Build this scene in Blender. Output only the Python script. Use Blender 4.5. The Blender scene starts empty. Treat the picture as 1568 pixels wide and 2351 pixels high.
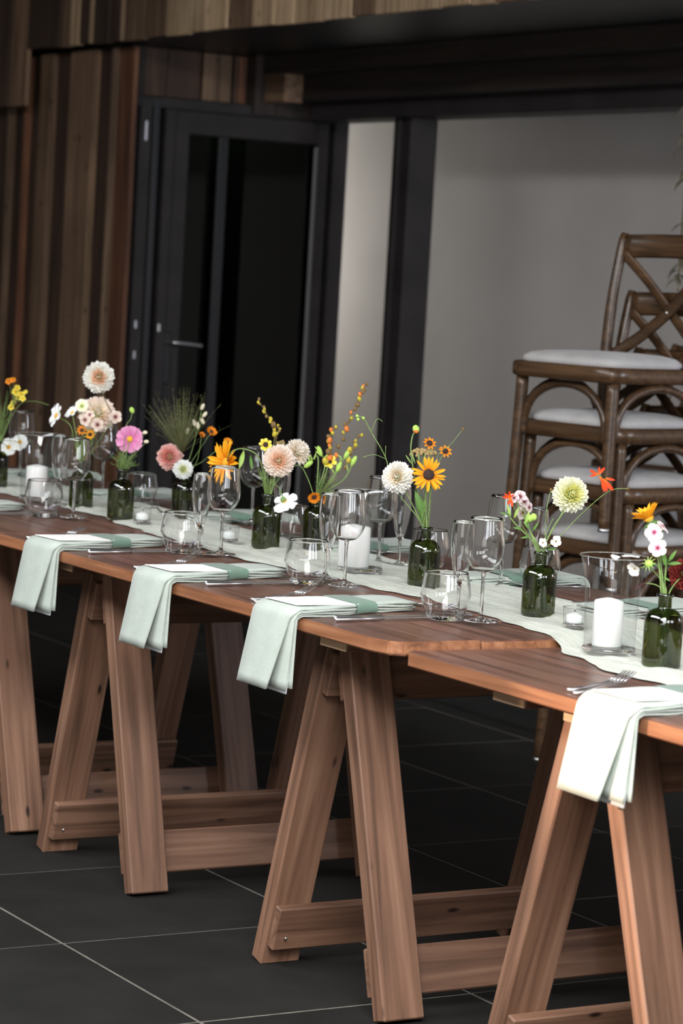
import bpy, bmesh, math, random
from mathutils import Vector as V, Matrix as M, noise
random.seed(11)
C = bpy.context.scene.collection
S = bpy.context.scene
PI = math.pi

# ------------------------------------------------------------------ camera
EYE = V((0, 0, 1.46)); FPX = 6191.8; PW, PH = 1568, 2351
_yaw, _pit, _rol = .539823, .0882305, -.0567454
_a = V((-math.cos(_yaw)*math.cos(_pit), math.sin(_yaw)*math.cos(_pit), -math.sin(_pit)))
_r0 = V((math.sin(_yaw), math.cos(_yaw), 0)); _u0 = _r0.cross(_a)
_r = _r0*math.cos(_rol) - _u0*math.sin(_rol)
_u = _r0*math.sin(_rol) + _u0*math.cos(_rol)
cd = bpy.data.cameras.new('camera'); cam = bpy.data.objects.new('camera', cd); C.objects.link(cam)
cam.matrix_world = M(((_r.x, _u.x, -_a.x, EYE.x), (_r.y, _u.y, -_a.y, EYE.y), (_r.z, _u.z, -_a.z, EYE.z), (0, 0, 0, 1)))
cd.sensor_fit = 'VERTICAL'; cd.sensor_height = 36; cd.lens = FPX/PH*36
cd.clip_end = 100; cd.dof.use_dof = True; cd.dof.focus_distance = 5.7; cd.dof.aperture_fstop = 5.6
S.camera = cam
def ray(x, y): return _a + _r*((x-PW/2)/FPX) - _u*((y-PH/2)/FPX)
def atz(x, y, z): d = ray(x, y); return EYE + d*((z-EYE.z)/d.z)
def aty(x, y, Y): d = ray(x, y); return EYE + d*(Y/d.y)
def atx(x, y, X): d = ray(x, y); return EYE + d*(X/d.x)
def atd(x, y, dep): return EYE + ray(x, y)*dep
def depth(p): return (V(p)-EYE).dot(_a)
def pxm(p): return FPX/depth(p)
def dirv(r, u, t): return (_r*r + _u*u - _a*t).normalized()       # right, up, towards the viewer

# ------------------------------------------------------------------ world, light, exposure
w = bpy.data.worlds.new('world'); S.world = w; w.use_nodes = True
bg = w.node_tree.nodes['Background']; bg.inputs[0].default_value = (.62, .74, .9, 1); bg.inputs[1].default_value = .25
def area(name, loc, size, towards, power, col):
    l = bpy.data.lights.new(name, 'AREA'); l.shape = 'RECTANGLE'; l.size, l.size_y = size
    l.energy = power; l.color = col
    o = bpy.data.objects.new(name, l); C.objects.link(o); o.location = loc
    o.rotation_euler = V(towards).to_track_quat('-Z', 'Z').to_euler(); return o
KEY, COOL = (1.0, .97, .92), (.88, .94, 1.0)
for y0 in (-7.0, -5.4, -3.8, -2.2):                               # tall glazing on the end wall, behind the viewer to the left
    area('window_daylight', (3.25, y0+.65, 1.75), (1.3, 2.7), (-1, 0, 0), 36, KEY)
for y0, wd, pw in ((2.45, .62, 50), (3.30, .62, 50)):                              # tall glazed doors on the side wall, out of frame to the right
    area('window_daylight', (-1.85, y0+wd/2, 1.62), (wd, 2.92), (-1, 0, 0), pw, COOL)
area('rooflight_daylight', (-5.2, .0, 3.47), (5.0, 1.1), (0, .2, -1), 230, (.96, .98, 1.0))
area('rooflight_daylight', (-1.0, .6, 3.47), (2.0, 2.6), (-.3, .1, -1), 400, (1.0, .985, .96))
area('window_daylight', (-13.6, 6.95, 1.6), (.5, 2.2), (1, .08, 0), 80, (1.0, .95, .92))   # added unseen light at far left, lightens the wall strip beside the door
area('window_daylight', (-3.2, 6.95, 1.7), (.6, 2.0), (-1, .0, 0), 150, (.80, .87, 1.0))   # window of the room behind
area('lobby_fill_light', (-12.35, 6.05, 3.3), (1.2, .5), (0, 0, -1), 34, (.86, 1.0, .82))              # added unseen fill, gives the door glass its dim green
sl = bpy.data.lights.new('sun', 'SUN'); sl.energy = 7.0; sl.color = (1, .72, .52); sl.angle = .02
so = bpy.data.objects.new('sun', sl); C.objects.link(so); so.rotation_euler = V((.25, .9, -.30)).to_track_quat('-Z', 'Y').to_euler()
S.view_settings.view_transform = 'Standard'; S.view_settings.look = 'None'
S.view_settings.exposure = 0.15; S.view_settings.gamma = 1.0; S.view_settings.use_curve_mapping = False
cy = S.cycles; cy.max_bounces = 16; cy.diffuse_bounces = 5; cy.glossy_bounces = 6; cy.transmission_bounces = 14
cy.transparent_max_bounces = 40; cy.use_denoising = True; cy.sample_clamp_indirect = 6

# ------------------------------------------------------------------ materials
def srgb(r, g, b):
    f = lambda c: (c/255/12.92 if c/255 <= .04045 else ((c/255+.055)/1.055)**2.4)
    return (f(r), f(g), f(b), 1)
def newmat(name):
    m = bpy.data.materials.new(name); m.use_nodes = True
    nt = m.node_tree; return m, nt, nt.nodes['Principled BSDF']
def plain(name, col, rough=.6, metal=0, **kw):
    m, nt, b = newmat(name); b.inputs['Base Color'].default_value = col
    b.inputs['Roughness'].default_value = rough; b.inputs['Metallic'].default_value = metal
    for k, v in kw.items(): b.inputs[k].default_value = v
    return m
def node(nt, t, **kw):
    n = nt.nodes.new(t)
    for k, v in kw.items():
        if k.startswith('i_'): n.inputs[int(k[2:])].default_value = v
        else: setattr(n, k, v)
    return n
def ramp(nt, stops):
    r = nt.nodes.new('ShaderNodeValToRGB'); e = r.color_ramp.elements
    while len(e) < len(stops): e.new(.5)
    for k, (p, c) in zip(e, stops): k.position = p; k.color = c
    return r
def wood(name, dark, mid, light, rough=.5, grain=1.0, knots=.0, bump=.15, vary=.35):
    m, nt, b = newmat(name); L = nt.links.new
    tc = node(nt, 'ShaderNodeTexCoord'); oi = node(nt, 'ShaderNodeObjectInfo')
    off = node(nt, 'ShaderNodeVectorMath', operation='SCALE'); off.inputs[3].default_value = 37
    cx = node(nt, 'ShaderNodeCombineXYZ'); L(oi.outputs['Random'], cx.inputs[0]); L(oi.outputs['Random'], cx.inputs[1])
    L(cx.outputs[0], off.inputs[0])
    ad = node(nt, 'ShaderNodeVectorMath', operation='ADD'); L(tc.outputs['Object'], ad.inputs[0]); L(off.outputs[0], ad.inputs[1])
    mp = node(nt, 'ShaderNodeMapping'); mp.inputs['Scale'].default_value = (1.6*grain, 34*grain, 34*grain); L(ad.outputs[0], mp.inputs[0])
    n1 = node(nt, 'ShaderNodeTexNoise'); n1.inputs['Scale'].default_value = 1.4; n1.inputs['Detail'].default_value = 6; n1.inputs['Distortion'].default_value = .6
    L(mp.outputs[0], n1.inputs['Vector'])
    rp = ramp(nt, [(.28, dark), (.5, mid), (.74, light)]); L(n1.outputs['Fac'], rp.inputs[0])
    n2 = node(nt, 'ShaderNodeTexNoise'); n2.inputs['Scale'].default_value = 2.2; n2.inputs['Detail'].default_value = 3
    L(ad.outputs[0], n2.inputs['Vector'])
    hv = node(nt, 'ShaderNodeHueSaturation'); L(rp.outputs[0], hv.inputs['Color'])
    mr = node(nt, 'ShaderNodeMapRange'); mr.inputs[3].default_value = 1-vary; mr.inputs[4].default_value = 1+vary
    L(oi.outputs['Random'], mr.inputs[0])
    ml = node(nt, 'ShaderNodeMath', operation='MULTIPLY'); L(mr.outputs[0], ml.inputs[0])
    m2 = node(nt, 'ShaderNodeMapRange'); m2.inputs[1].default_value = .3; m2.inputs[2].default_value = .7; m2.inputs[3].default_value = .8; m2.inputs[4].default_value = 1.2
    L(n2.outputs['Fac'], m2.inputs[0]); L(m2.outputs[0], ml.inputs[1]); L(ml.outputs[0], hv.inputs['Value'])
    col = hv.outputs[0]
    if knots:
        mk = node(nt, 'ShaderNodeMapping'); mk.inputs['Scale'].default_value = (5.5, 15, 15); L(ad.outputs[0], mk.inputs[0])
        vo = node(nt, 'ShaderNodeTexVoronoi'); vo.inputs['Scale'].default_value = 1; L(mk.outputs[0], vo.inputs['Vector'])
        kr = ramp(nt, [(knots*.45, (1, 1, 1, 1)), (knots, (0, 0, 0, 1))]); L(vo.outputs['Distance'], kr.inputs[0])
        mx = node(nt, 'ShaderNodeMix', data_type='RGBA'); L(kr.outputs[0], mx.inputs[0]); L(col, mx.inputs[6])
        mx.inputs[7].default_value = (dark[0]*.25, dark[1]*.22, dark[2]*.2, 1); col = mx.outputs[2]
    L(col, b.inputs['Base Color']); b.inputs['Roughness'].default_value = rough
    bp = node(nt, 'ShaderNodeBump'); bp.inputs['Strength'].default_value = bump; bp.inputs['Distance'].default_value = .004
    L(n1.outputs['Fac'], bp.inputs['Height']); L(bp.outputs[0], b.inputs['Normal'])
    return m
def cloth(name, col, scale=900, bump=.25, rough=.9, sub=None):
    m, nt, b = newmat(name); L = nt.links.new
    tc = node(nt, 'ShaderNodeTexCoord')
    n1 = node(nt, 'ShaderNodeTexNoise'); n1.inputs['Scale'].default_value = scale*.25; n1.inputs['Detail'].default_value = 4
    n2 = node(nt, 'ShaderNodeTexNoise'); n2.inputs['Scale'].default_value = 12; n2.inputs['Detail'].default_value = 3
    for n in (n1, n2): L(tc.outputs['Object'], n.inputs['Vector'])
    d = tuple(c*.86 for c in col[:3])+(1,); l = tuple(min(1, c*1.1) for c in col[:3])+(1,)
    mx = node(nt, 'ShaderNodeMath', operation='MULTIPLY_ADD'); L(n1.outputs['Fac'], mx.inputs[0]); mx.inputs[1].default_value = .6
    L(n2.outputs['Fac'], mx.inputs[2]); rp = ramp(nt, [(.5, d), (1.05, l)]); L(mx.outputs[0], rp.inputs[0])
    L(rp.outputs[0], b.inputs['Base Color']); b.inputs['Roughness'].default_value = rough
    if 'Sheen Weight' in b.inputs: b.inputs['Sheen Weight'].default_value = .15
    bp = node(nt, 'ShaderNodeBump'); bp.inputs['Strength'].default_value = bump; bp.inputs['Distance'].default_value = .001
    L(n1.outputs['Fac'], bp.inputs['Height']); L(bp.outputs[0], b.inputs['Normal'])
    return m
def noisy(name, c1, c2, scale, rough=.7, bump=0., detail=5, spec=.5):
    m, nt, b = newmat(name); L = nt.links.new
    tc = node(nt, 'ShaderNodeTexCoord'); n1 = node(nt, 'ShaderNodeTexNoise')
    n1.inputs['Scale'].default_value = scale; n1.inputs['Detail'].default_value = detail
    L(tc.outputs['Object'], n1.inputs['Vector']); rp = ramp(nt, [(.3, c1), (.7, c2)]); L(n1.outputs['Fac'], rp.inputs[0])
    L(rp.outputs[0], b.inputs['Base Color']); b.inputs['Roughness'].default_value = rough
    b.inputs['Specular IOR Level'].default_value = spec
    if bump:
        bp = node(nt, 'ShaderNodeBump'); bp.inputs['Strength'].default_value = bump; bp.inputs['Distance'].default_value = .004
        L(n1.outputs['Fac'], bp.inputs['Height']); L(bp.outputs[0], b.inputs['Normal'])
    return m
def petal(name, base, mid, tip, trans=.22):
    m, nt, b = newmat(name); L = nt.links.new
    tc = node(nt, 'ShaderNodeTexCoord'); sp = node(nt, 'ShaderNodeSeparateXYZ'); L(tc.outputs['Generated'], sp.inputs[0])
    rp = ramp(nt, [(.05, base), (.4, mid), (.95, tip)]); L(sp.outputs[1], rp.inputs[0])
    oi = node(nt, 'ShaderNodeObjectInfo'); mr = node(nt, 'ShaderNodeMapRange'); mr.inputs[3].default_value = .9; mr.inputs[4].default_value = 1.08
    L(oi.outputs['Random'], mr.inputs[0]); hv = node(nt, 'ShaderNodeHueSaturation'); L(rp.outputs[0], hv.inputs['Color']); L(mr.outputs[0], hv.inputs['Value'])
    L(hv.outputs[0], b.inputs['Base Color']); b.inputs['Roughness'].default_value = .6; b.inputs['Specular IOR Level'].default_value = .25
    tr = node(nt, 'ShaderNodeBsdfTranslucent'); L(hv.outputs[0], tr.inputs[0])
    ms = node(nt, 'ShaderNodeMixShader'); ms.inputs[0].default_value = trans
    L(b.outputs[0], ms.inputs[1]); L(tr.outputs[0], ms.inputs[2]); L(ms.outputs[0], nt.nodes['Material Output'].inputs[0])
    return m
def thin_glass(name, tint, boost=2.0, ior=1.5):                     # a thin pane: Fresnel reflection, the rest passes straight through
    m = bpy.data.materials.new(name); m.use_nodes = True; nt = m.node_tree; nt.nodes.remove(nt.nodes['Principled BSDF']); L = nt.links.new
    lw = node(nt, 'ShaderNodeLayerWeight'); lw.inputs[0].default_value = .5
    pw = node(nt, 'ShaderNodeMath', operation='POWER'); pw.inputs[1].default_value = 4.5; L(lw.outputs['Facing'], pw.inputs[0])
    mu = node(nt, 'ShaderNodeMath', operation='MULTIPLY_ADD', use_clamp=True); mu.inputs[1].default_value = .55; mu.inputs[2].default_value = .036*boost; L(pw.outputs[0], mu.inputs[0])
    t = node(nt, 'ShaderNodeBsdfTransparent'); t.inputs[0].default_value = tint
    g = node(nt, 'ShaderNodeBsdfGlossy'); g.inputs['Roughness'].default_value = .015
    ms = node(nt, 'ShaderNodeMixShader'); L(mu.outputs[0], ms.inputs[0]); L(t.outputs[0], ms.inputs[1]); L(g.outputs[0], ms.inputs[2])
    L(ms.outputs[0], nt.nodes['Material Output'].inputs[0]); return m
G = lambda *c: c+(1,)
TABLE = wood('varnished_boards', srgb(70, 46, 38), srgb(100, 69, 58), srgb(124, 92, 79), rough=.34, grain=.8, bump=.08, vary=.12)
TABLE_EDGE = wood('worn_board_edge', srgb(98, 60, 38), srgb(138, 89, 59), srgb(166, 117, 83), rough=.6, vary=.1)
LEG = wood('stained_pine', srgb(80, 56, 42), srgb(116, 84, 66), srgb(140, 107, 87), rough=.6, grain=.9, knots=.11, bump=.2, vary=.12)
RAW = wood('raw_pine_end', srgb(150, 120, 95), srgb(190, 160, 130), srgb(205, 180, 150), rough=.8, vary=.05)
CHAIRW = wood('dark_bentwood', srgb(50, 36, 25), srgb(74, 54, 37), srgb(94, 69, 47), rough=.3, grain=1.5, bump=.03, vary=.05)
PL = [wood('cladding_brown', srgb(80, 62, 48), srgb(118, 93, 72), srgb(144, 116, 92), .75, .6, .12, .4, .25),
      wood('cladding_tan', srgb(146, 120, 92), srgb(188, 160, 128), srgb(212, 186, 154), .75, .6, .12, .4, .15),
      wood('cladding_dark', srgb(44, 32, 26), srgb(66, 48, 38), srgb(86, 64, 50), .75, .6, .0, .4, .2),
      wood('cladding_red', srgb(76, 48, 34), srgb(112, 72, 50), srgb(136, 94, 66), .75, .6, .0, .4, .2)]
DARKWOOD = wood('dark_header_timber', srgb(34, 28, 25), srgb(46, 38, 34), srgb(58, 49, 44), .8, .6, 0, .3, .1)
FRAME = noisy('charcoal_frame_paint', srgb(42, 39, 39), srgb(54, 50, 50), 6, .65, 0, 5, .3)
BLACK = plain('black_paint', srgb(24, 24, 26), .4)
PLASTER = noisy('grey_plaster', srgb(196, 190, 186), srgb(208, 203, 199), 1.6, .9)
SLATE = noisy('dark_slate', srgb(27, 27, 26), srgb(37, 36, 34), 5, .75, .25, 8, .15)
GROUT = noisy('pale_grout', srgb(92, 88, 82), srgb(122, 116, 106), 30, .9)
CEIL = plain('dark_ceiling', srgb(70, 62, 56), .9)
HALL = plain('hall_wall_paint', srgb(150, 144, 138), .9)
LINEN = cloth('sage_linen', srgb(168, 177, 169)); BAND = cloth('deep_sage_band', srgb(100, 128, 112), bump=.4)
GAUZE = cloth('gauze_runner', srgb(188, 192, 181), scale=1500, bump=.6)
_nt = GAUZE.node_tree; _tc = node(_nt, 'ShaderNodeTexCoord'); _mp = node(_nt, 'ShaderNodeMapping'); _mp.inputs['Scale'].default_value = (16, 110, 16); _nt.links.new(_tc.outputs['Object'], _mp.inputs[0])
_nz = node(_nt, 'ShaderNodeTexNoise'); _nz.inputs['Scale'].default_value = 1.0; _nz.inputs['Detail'].default_value = 5; _nz.inputs['Distortion'].default_value = 1.2; _nt.links.new(_mp.outputs[0], _nz.inputs['Vector'])
_bp = node(_nt, 'ShaderNodeBump'); _bp.inputs['Strength'].default_value = .9; _bp.inputs['Distance'].default_value = .006; _nt.links.new(_nz.outputs['Fac'], _bp.inputs['Height'])
_old = [n for n in _nt.nodes if n.type == 'BUMP' and n != _bp][0]; _nt.links.new(_bp.outputs[0], _old.inputs['Normal'])
CUSH = cloth('pale_linen_cushion', srgb(180, 178, 178), scale=1200)
PAPER = plain('white_card', srgb(238, 236, 234), .8)
STEEL = plain('polished_steel', (.80, .80, .82, 1), .34, 1)
WAX = plain('white_wax', srgb(228, 228, 226), .5); WAX.node_tree.nodes['Principled BSDF'].inputs['Subsurface Weight'].default_value = .25
WICK = plain('charred_wick', srgb(40, 36, 32), .9)
THIN = thin_glass('clear_glass_wall', (.965, .975, .98, 1), 2.1)
SOLID = plain('clear_glass_solid', (1, 1, 1, 1), .0, 0, **{'Transmission Weight': 1.0, 'IOR': 1.48})
GREEN = thin_glass('green_bottle_glass', (.25, .285, .115, 1), 2.8)
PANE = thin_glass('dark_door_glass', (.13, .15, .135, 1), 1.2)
STEM = noisy('green_stem', srgb(96, 122, 62), srgb(124, 148, 84), 60, .6); DSTEM = noisy('brown_stem', srgb(92, 80, 52), srgb(120, 104, 66), 60, .7)
LEAF = petal('green_leaf', srgb(88, 128, 62), srgb(108, 150, 78), srgb(120, 160, 90), .3)
LIME = petal('lime_bud_leaf', srgb(150, 185, 90), srgb(170, 200, 110), srgb(180, 205, 120), .3)
DARKLEAF = petal('plum_leaf', srgb(70, 42, 48), srgb(84, 52, 58), srgb(90, 60, 64), .2)

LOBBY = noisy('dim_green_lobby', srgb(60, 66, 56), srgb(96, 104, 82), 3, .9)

# ------------------------------------------------------------------ helpers
def mesh(name, vs, fs, smooth=True):
    me = bpy.data.meshes.new(name); me.from_pydata([tuple(v) for v in vs], [], fs); me.update()
    if smooth: me.polygons.foreach_set('use_smooth', [True]*len(me.polygons))
    return me
def obj(name, me, mat=None, parent=None, mw=None, kind=None):
    o = bpy.data.objects.new(name, me); C.objects.link(o)
    if mat is not None:
        if not me.materials: me.materials.append(mat)
        else:
            o.material_slots[0].link = 'OBJECT'; o.material_slots[0].material = mat
    mw = mw or M.Identity(4)
    if parent is not None:
        o.parent = parent; mw = WM(parent).inverted() @ mw
    o.matrix_basis = mw
    if kind: o['kind'] = kind
    return o
def WM(o):
    m = o.matrix_basis.copy()
    return WM(o.parent) @ m if o.parent else m
def tag(o, label=None, cat=None, group=None, kind=None):
    if label: o['label'] = label
    if cat: o['category'] = cat
    if group: o['group'] = group
    if kind: o['kind'] = kind
    return o
def empty(name, loc, label=None, cat=None, group=None, rz=0, kind=None):
    o = bpy.data.objects.new(name, None); C.objects.link(o); o.empty_display_size = .05
    o.matrix_basis = M.Translation(V(loc)) @ M.Rotation(rz, 4, 'Z')
    return tag(o, label, cat, group, kind)
def copy_tree(o, parent=None):
    c = o.copy(); C.objects.link(c)
    if parent: c.parent = parent
    for ch in [k for k in KIDS(o)]: copy_tree(ch, c)
    return c
def KIDS(o): return [k for k in o.children]
_boxes = {}
def boxmesh(sx, sy, sz, bev=.003):
    k = (round(sx, 4), round(sy, 4), round(sz, 4), bev)
    if k not in _boxes:
        bm = bmesh.new(); bmesh.ops.create_cube(bm, size=1)
        for v in bm.verts: v.co = V((v.co.x*sx, v.co.y*sy, v.co.z*sz))
        if bev: bmesh.ops.bevel(bm, geom=bm.edges[:], offset=bev, segments=1, affect='EDGES')
        me = bpy.data.meshes.new('box'); bm.to_mesh(me); bm.free(); _boxes[k] = me
    return _boxes[k]
def box(name, c, s, mat, parent=None, bev=.003, rot=None, kind=None, fresh=True):
    """box whose grain (local X) follows its longest side"""
    s = list(s); ax = s.index(max(s)); R = M.Identity(3)
    if ax == 1: R = M(((0, -1, 0), (1, 0, 0), (0, 0, 1))); d = (s[1], s[0], s[2])
    elif ax == 2: R = M(((0, 0, -1), (0, 1, 0), (1, 0, 0))); d = (s[2], s[1], s[0])
    else: d = s
    mw = M.Translation(V(c)) @ (rot.to_4x4() if rot else M.Identity(4)) @ R.to_4x4()
    me = boxmesh(d[0], d[1], d[2], bev)
    return obj(name, me, mat, parent, mw, kind)
def bar(name, p, q, wid, thick, wdir, mat, parent=None, bev=.003):
    """straight board from p to q; wid is measured along wdir"""
    p, q = V(p), V(q); x = (q-p).normalized(); y = (V(wdir) - x*V(wdir).dot(x)).normalized(); z = x.cross(y)
    mw = M(((x.x, y.x, z.x, 0), (x.y, y.y, z.y, 0), (x.z, y.z, z.z, 0), (0, 0, 0, 1))); mw.translation = (p+q)/2
    return obj(name, boxmesh((q-p).length, wid, thick, bev), mat, parent, mw)
class MB:
    def __init__(s): s.v = []; s.f = []
    def tube(s, pts, rad, n=8, cap=True, flat=1.0, ref=None):
        pts = [V(p) for p in pts]; k = len(pts)
        rad = rad if isinstance(rad, (list, tuple)) else [rad]*k
        b = len(s.v); up = ref
        for i, p in enumerate(pts):
            t = (pts[min(i+1, k-1)] - pts[max(i-1, 0)]).normalized()
            if up is None: up = t.orthogonal()
            x = (V(up) - t*V(up).dot(t))
            x = x.normalized() if x.length > 1e-6 else t.orthogonal().normalized()
            y = t.cross(x); up = x
            for j in range(n):
                an = 2*PI*j/n; s.v.append(p + x*(math.cos(an)*rad[i]) + y*(math.sin(an)*rad[i]*flat))
        for i in range(k-1):
            for j in range(n):
                s.f.append((b+i*n+j, b+i*n+(j+1) % n, b+(i+1)*n+(j+1) % n, b+(i+1)*n+j))
        if cap: s.f.append(tuple(b+j for j in range(n))[::-1]); s.f.append(tuple(b+(k-1)*n+j for j in range(n)))
        return s
    def ball(s, c, r, n=6, m=4, ax=None, st=1.0):
        c = V(c); z = V(ax).normalized() if ax else V((0, 0, 1)); x = z.orthogonal().normalized(); y = z.cross(x); b = len(s.v)
        s.v.append(c - z*r*st)
        for i in range(1, m):
            an = PI*i/m - PI/2
            for j in range(n):
                t = 2*PI*j/n; s.v.append(c + (x*math.cos(t)+y*math.sin(t))*(r*math.cos(an)) + z*(r*st*math.sin(an)))
        s.v.append(c + z*r*st); e = len(s.v)-1
        for j in range(n): s.f.append((b, b+1+(j+1) % n, b+1+j)); s.f.append((e, e-n+j, e-n+(j+1) % n))
        for i in range(m-2):
            for j in range(n):
                q = b+1+i*n; s.f.append((q+j, q+(j+1) % n, q+n+(j+1) % n, q+n+j))
        return s
    def mesh(s, name, smooth=True): return mesh(name, s.v, s.f, smooth)
def lathe(prof, n=32, close_bottom=False, close_top=False, rib=0, nrib=0):
    vs, fs = [], []
    for r, z in prof:
        for j in range(n):
            an = 2*PI*j/n; rr = r*(1+rib*math.cos(nrib*an)); vs.append((rr*math.cos(an), rr*math.sin(an), z))
    for i in range(len(prof)-1):
        for j in range(n): fs.append((i*n+j, i*n+(j+1) % n, (i+1)*n+(j+1) % n, (i+1)*n+j))
    if close_bottom: fs.append(tuple(range(n))[::-1])
    if close_top: fs.append(tuple((len(prof)-1)*n+j for j in range(n)))
    return vs, fs
def bez(p0, p1, p2, n=8): return [p0*(1-t)**2 + p1*(2*t*(1-t)) + p2*t*t for t in [i/n for i in range(n+1)]]
def spline(pts, n=5):
    pts = [V(p) for p in pts]; out = []
    for i in range(len(pts)-1):
        a, b, c, d = pts[max(i-1, 0)], pts[i], pts[i+1], pts[min(i+2, len(pts)-1)]
        for k in range(n):
            t = k/n; out.append(.5*((2*b)+(c-a)*t+(2*a-5*b+4*c-d)*t*t+(3*b-a-3*c+d)*t**3))
    return out+[pts[-1]]

# ------------------------------------------------------------------ the setting
XF = -11.25                                                         # return wall with the glazed door
floor = box('floor', (-5.5, 1.3, -.027), (17.2, 17.2, .05), GROUT, bev=0, kind='structure')
T = .631
tile = boxmesh(T-.007, T-.007, .012, .0015)
for i in range(-14, 8):
    for j in range(-4, 9):
        x, y = -4.51+T*(i+.5), 2.447+T*(j+.5)
        if not (-13.6 < x < -1.2 and .4 < y < 7.6): continue
        obj('floor_tile', tile, SLATE, floor, M.Translation((x, y, -.006-random.random()*.0012)))
ceiling = box('ceiling', (-8.0, 5.42, 3.55), (12.2, 8.94, .1), CEIL, bev=0, kind='structure')
for c_, s_ in (((-10.95, -.75, 3.55), (6.3, 3.4, .1)), ((-2.35, -.75, 3.55), (.7, 3.4, .1)), ((-5.25, .78, 3.55), (5.1, .34, .1)), ((-5.25, -1.7, 3.55), (5.1, 1.5, .1)),
               ((.6, 6.0, 3.55), (5.0, 8.0, .1)), ((.6, -4.0, 3.55), (5.0, 6.6, .1)), ((1.6, .65, 3.55), (3.2, 2.7, .1))): box('ceiling_panel', c_, s_, CEIL, ceiling, 0)
box('wall_left', (-14.05, 1.3, 1.75), (.1, 17.2, 3.5), HALL, bev=0, kind='structure')
def wall_with_holes(name, axis, at, lo, hi, holes, thick=.15):
    """a wall at x=at (axis 'x') or y=at with rectangular openings; one joined mesh"""
    bm = bmesh.new(); us = sorted({lo, hi, *[h[0] for h in holes], *[h[1] for h in holes]}); zs = sorted({0, 3.5, *[h[2] for h in holes], *[h[3] for h in holes]})
    for a, b in zip(us, us[1:]):
        for c, d in zip(zs, zs[1:]):
            if any(h[0] <= a and b <= h[1] and h[2] <= c and d <= h[3] for h in holes): continue
            r = bmesh.ops.create_cube(bm, size=1)['verts']
            for v in r:
                u_, t_, z_ = v.co.x*(b-a)+(a+b)/2, v.co.y*thick+at, v.co.z*(d-c)+(c+d)/2
                v.co = V((t_, u_, z_)) if axis == 'x' else V((u_, t_, z_))
    me = bpy.data.meshes.new(name); bm.to_mesh(me); bm.free()
    return obj(name, me, HALL, kind='structure')
wr = wall_with_holes('wall_right', 'x', 3.1, -7.3, 9.9, [(y, y+1.3, .4, 3.1) for y in (-7, -5.4, -3.8, -2.2)] + [])
wf = wall_with_holes('wall_front', 'y', -2.4, -14, -2.0, [(-5.33, -4.62, 1.45, 2.535)])  # unseen wall, its opening placed to trim the sun to a narrow beam
wall_with_holes('wall_hall', 'y', -7.3, -2.0, 3.1, [])
wall_with_holes('wall_side', 'x', -1.97, 2.3, 5.4, [(2.45, 3.07, .14, 3.1), (3.30, 3.92, .14, 3.1)])
def window_frame(n, cx_, cy_, z0, z1, wid, axis):
    e = empty('window_%d' % n, (cx_, cy_, z0), kind='structure')
    D = (lambda u, z, su, sz: ((cx_, cy_+u, z), (.06, su, sz))) if axis == 'x' else (lambda u, z, su, sz: ((cx_+u, cy_, z), (su, .06, sz)))
    for nm, a in (('jamb', (-wid/2+.02, (z0+z1)/2, .04, z1-z0)), ('jamb', (wid/2-.02, (z0+z1)/2, .04, z1-z0)), ('sill', (0, z0+.02, wid, .04)), ('head', (0, z1-.02, wid, .04))):
        c, s = D(*a); box(nm, c, s, FRAME, e)
for k, y in enumerate((-7, -5.4, -3.8, -2.2)): window_frame(k+1, 3.1, y+.65, .4, 3.1, 1.3, 'x')
for k, (y, wd) in enumerate(((2.45, .62), (3.30, .62))): window_frame(k+5, -1.97, y+wd/2, .14, 3.1, wd, 'x')
window_frame(7, -4.975, -2.4, 1.45, 2.535, .71, 'y')

# plaster wall of the room beyond the opening
box('wall_back', (-7.5, 7.4, 1.75), (13, .1, 3.5), PLASTER, bev=0, kind='structure')
# cladded fascia over the opening, plank by plank
YF = 5.30
fascia = box('wall_fascia', (-5.6, YF+.10, 2.97), (16.8, .10, 1.04), DARKWOOD, bev=0, kind='structure')
seams = [-150, -95, -40, 15, 53, 100, 128, 150, 172, 193, 205, 240, 262, 276, 320, 367, 420, 460, 508, 565, 615, 659, 722, 790, 845, 917, 988, 1062, 1118, 1190]
tone = [2, 2, 2, 0, 2, 2, 0, 1, 2, 1, 2, 2, 1, 0, 0, 1, 1, 1, 0, 1, 1, 1, 1, 0, 1, 1, 1, 1, 0, 1]  # light put into the tone: right-hand boards paler, to look better lit
xs = [aty(s, 75 if s > 0 else 60, YF).x for s in seams]
while xs[-1] < 2.6: xs.append(xs[-1]+random.uniform(.16, .2)); tone.append(random.choice((0, 0, 1, 3)))
zb = 2.445
for i in range(len(xs)-1):
    a, b = xs[i], xs[i+1]; t = .02+random.random()*.012
    lowz = zb - random.random()*.012
    if b <= aty(54, 110, YF).x: lowz = 2.18 - random.random()*.01      # boards left of the notch run further down
    box('plank', ((a+b)/2, YF+.05-t/2, (lowz+3.48)/2), (b-a-.006, t, 3.48-lowz), PL[tone[i % len(tone)]], fascia, .003)
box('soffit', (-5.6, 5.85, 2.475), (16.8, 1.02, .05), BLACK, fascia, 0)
# lower cladding left of the door: wide boards with proud cover boards
wl = box('wall_cladding', (-12.6, 5.52, 1.22), (2.7, .08, 2.44), DARKWOOD, bev=0, kind='structure')
low = [(-160, -90, 0, 2), (-90, -30, 1, 0), (-30, 10, 0, 2), (10, 18, 1, 0), (18, 48, 0, 2), (48, 54, 1, 3), (54, 82, 0, 2), (82, 109, 1, 0), (109, 150, 0, 2), (150, 206, 1, 0), (206, 243, 0, 2), (243, 250, 1, 0), (250, 284, 0, 3)]  # recessed boards coloured as shaded, proud ones as lit
for a, b, pr, tn in low:
    xa, xb = aty(a, 600, 5.45).x, aty(b, 600, 5.45).x
    th = .022+pr*.03
    box('plank', ((xa+xb)/2, 5.48-th/2, 1.22), (xb-xa-.004, th, 2.42), PL[tn], wl, .003)
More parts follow.
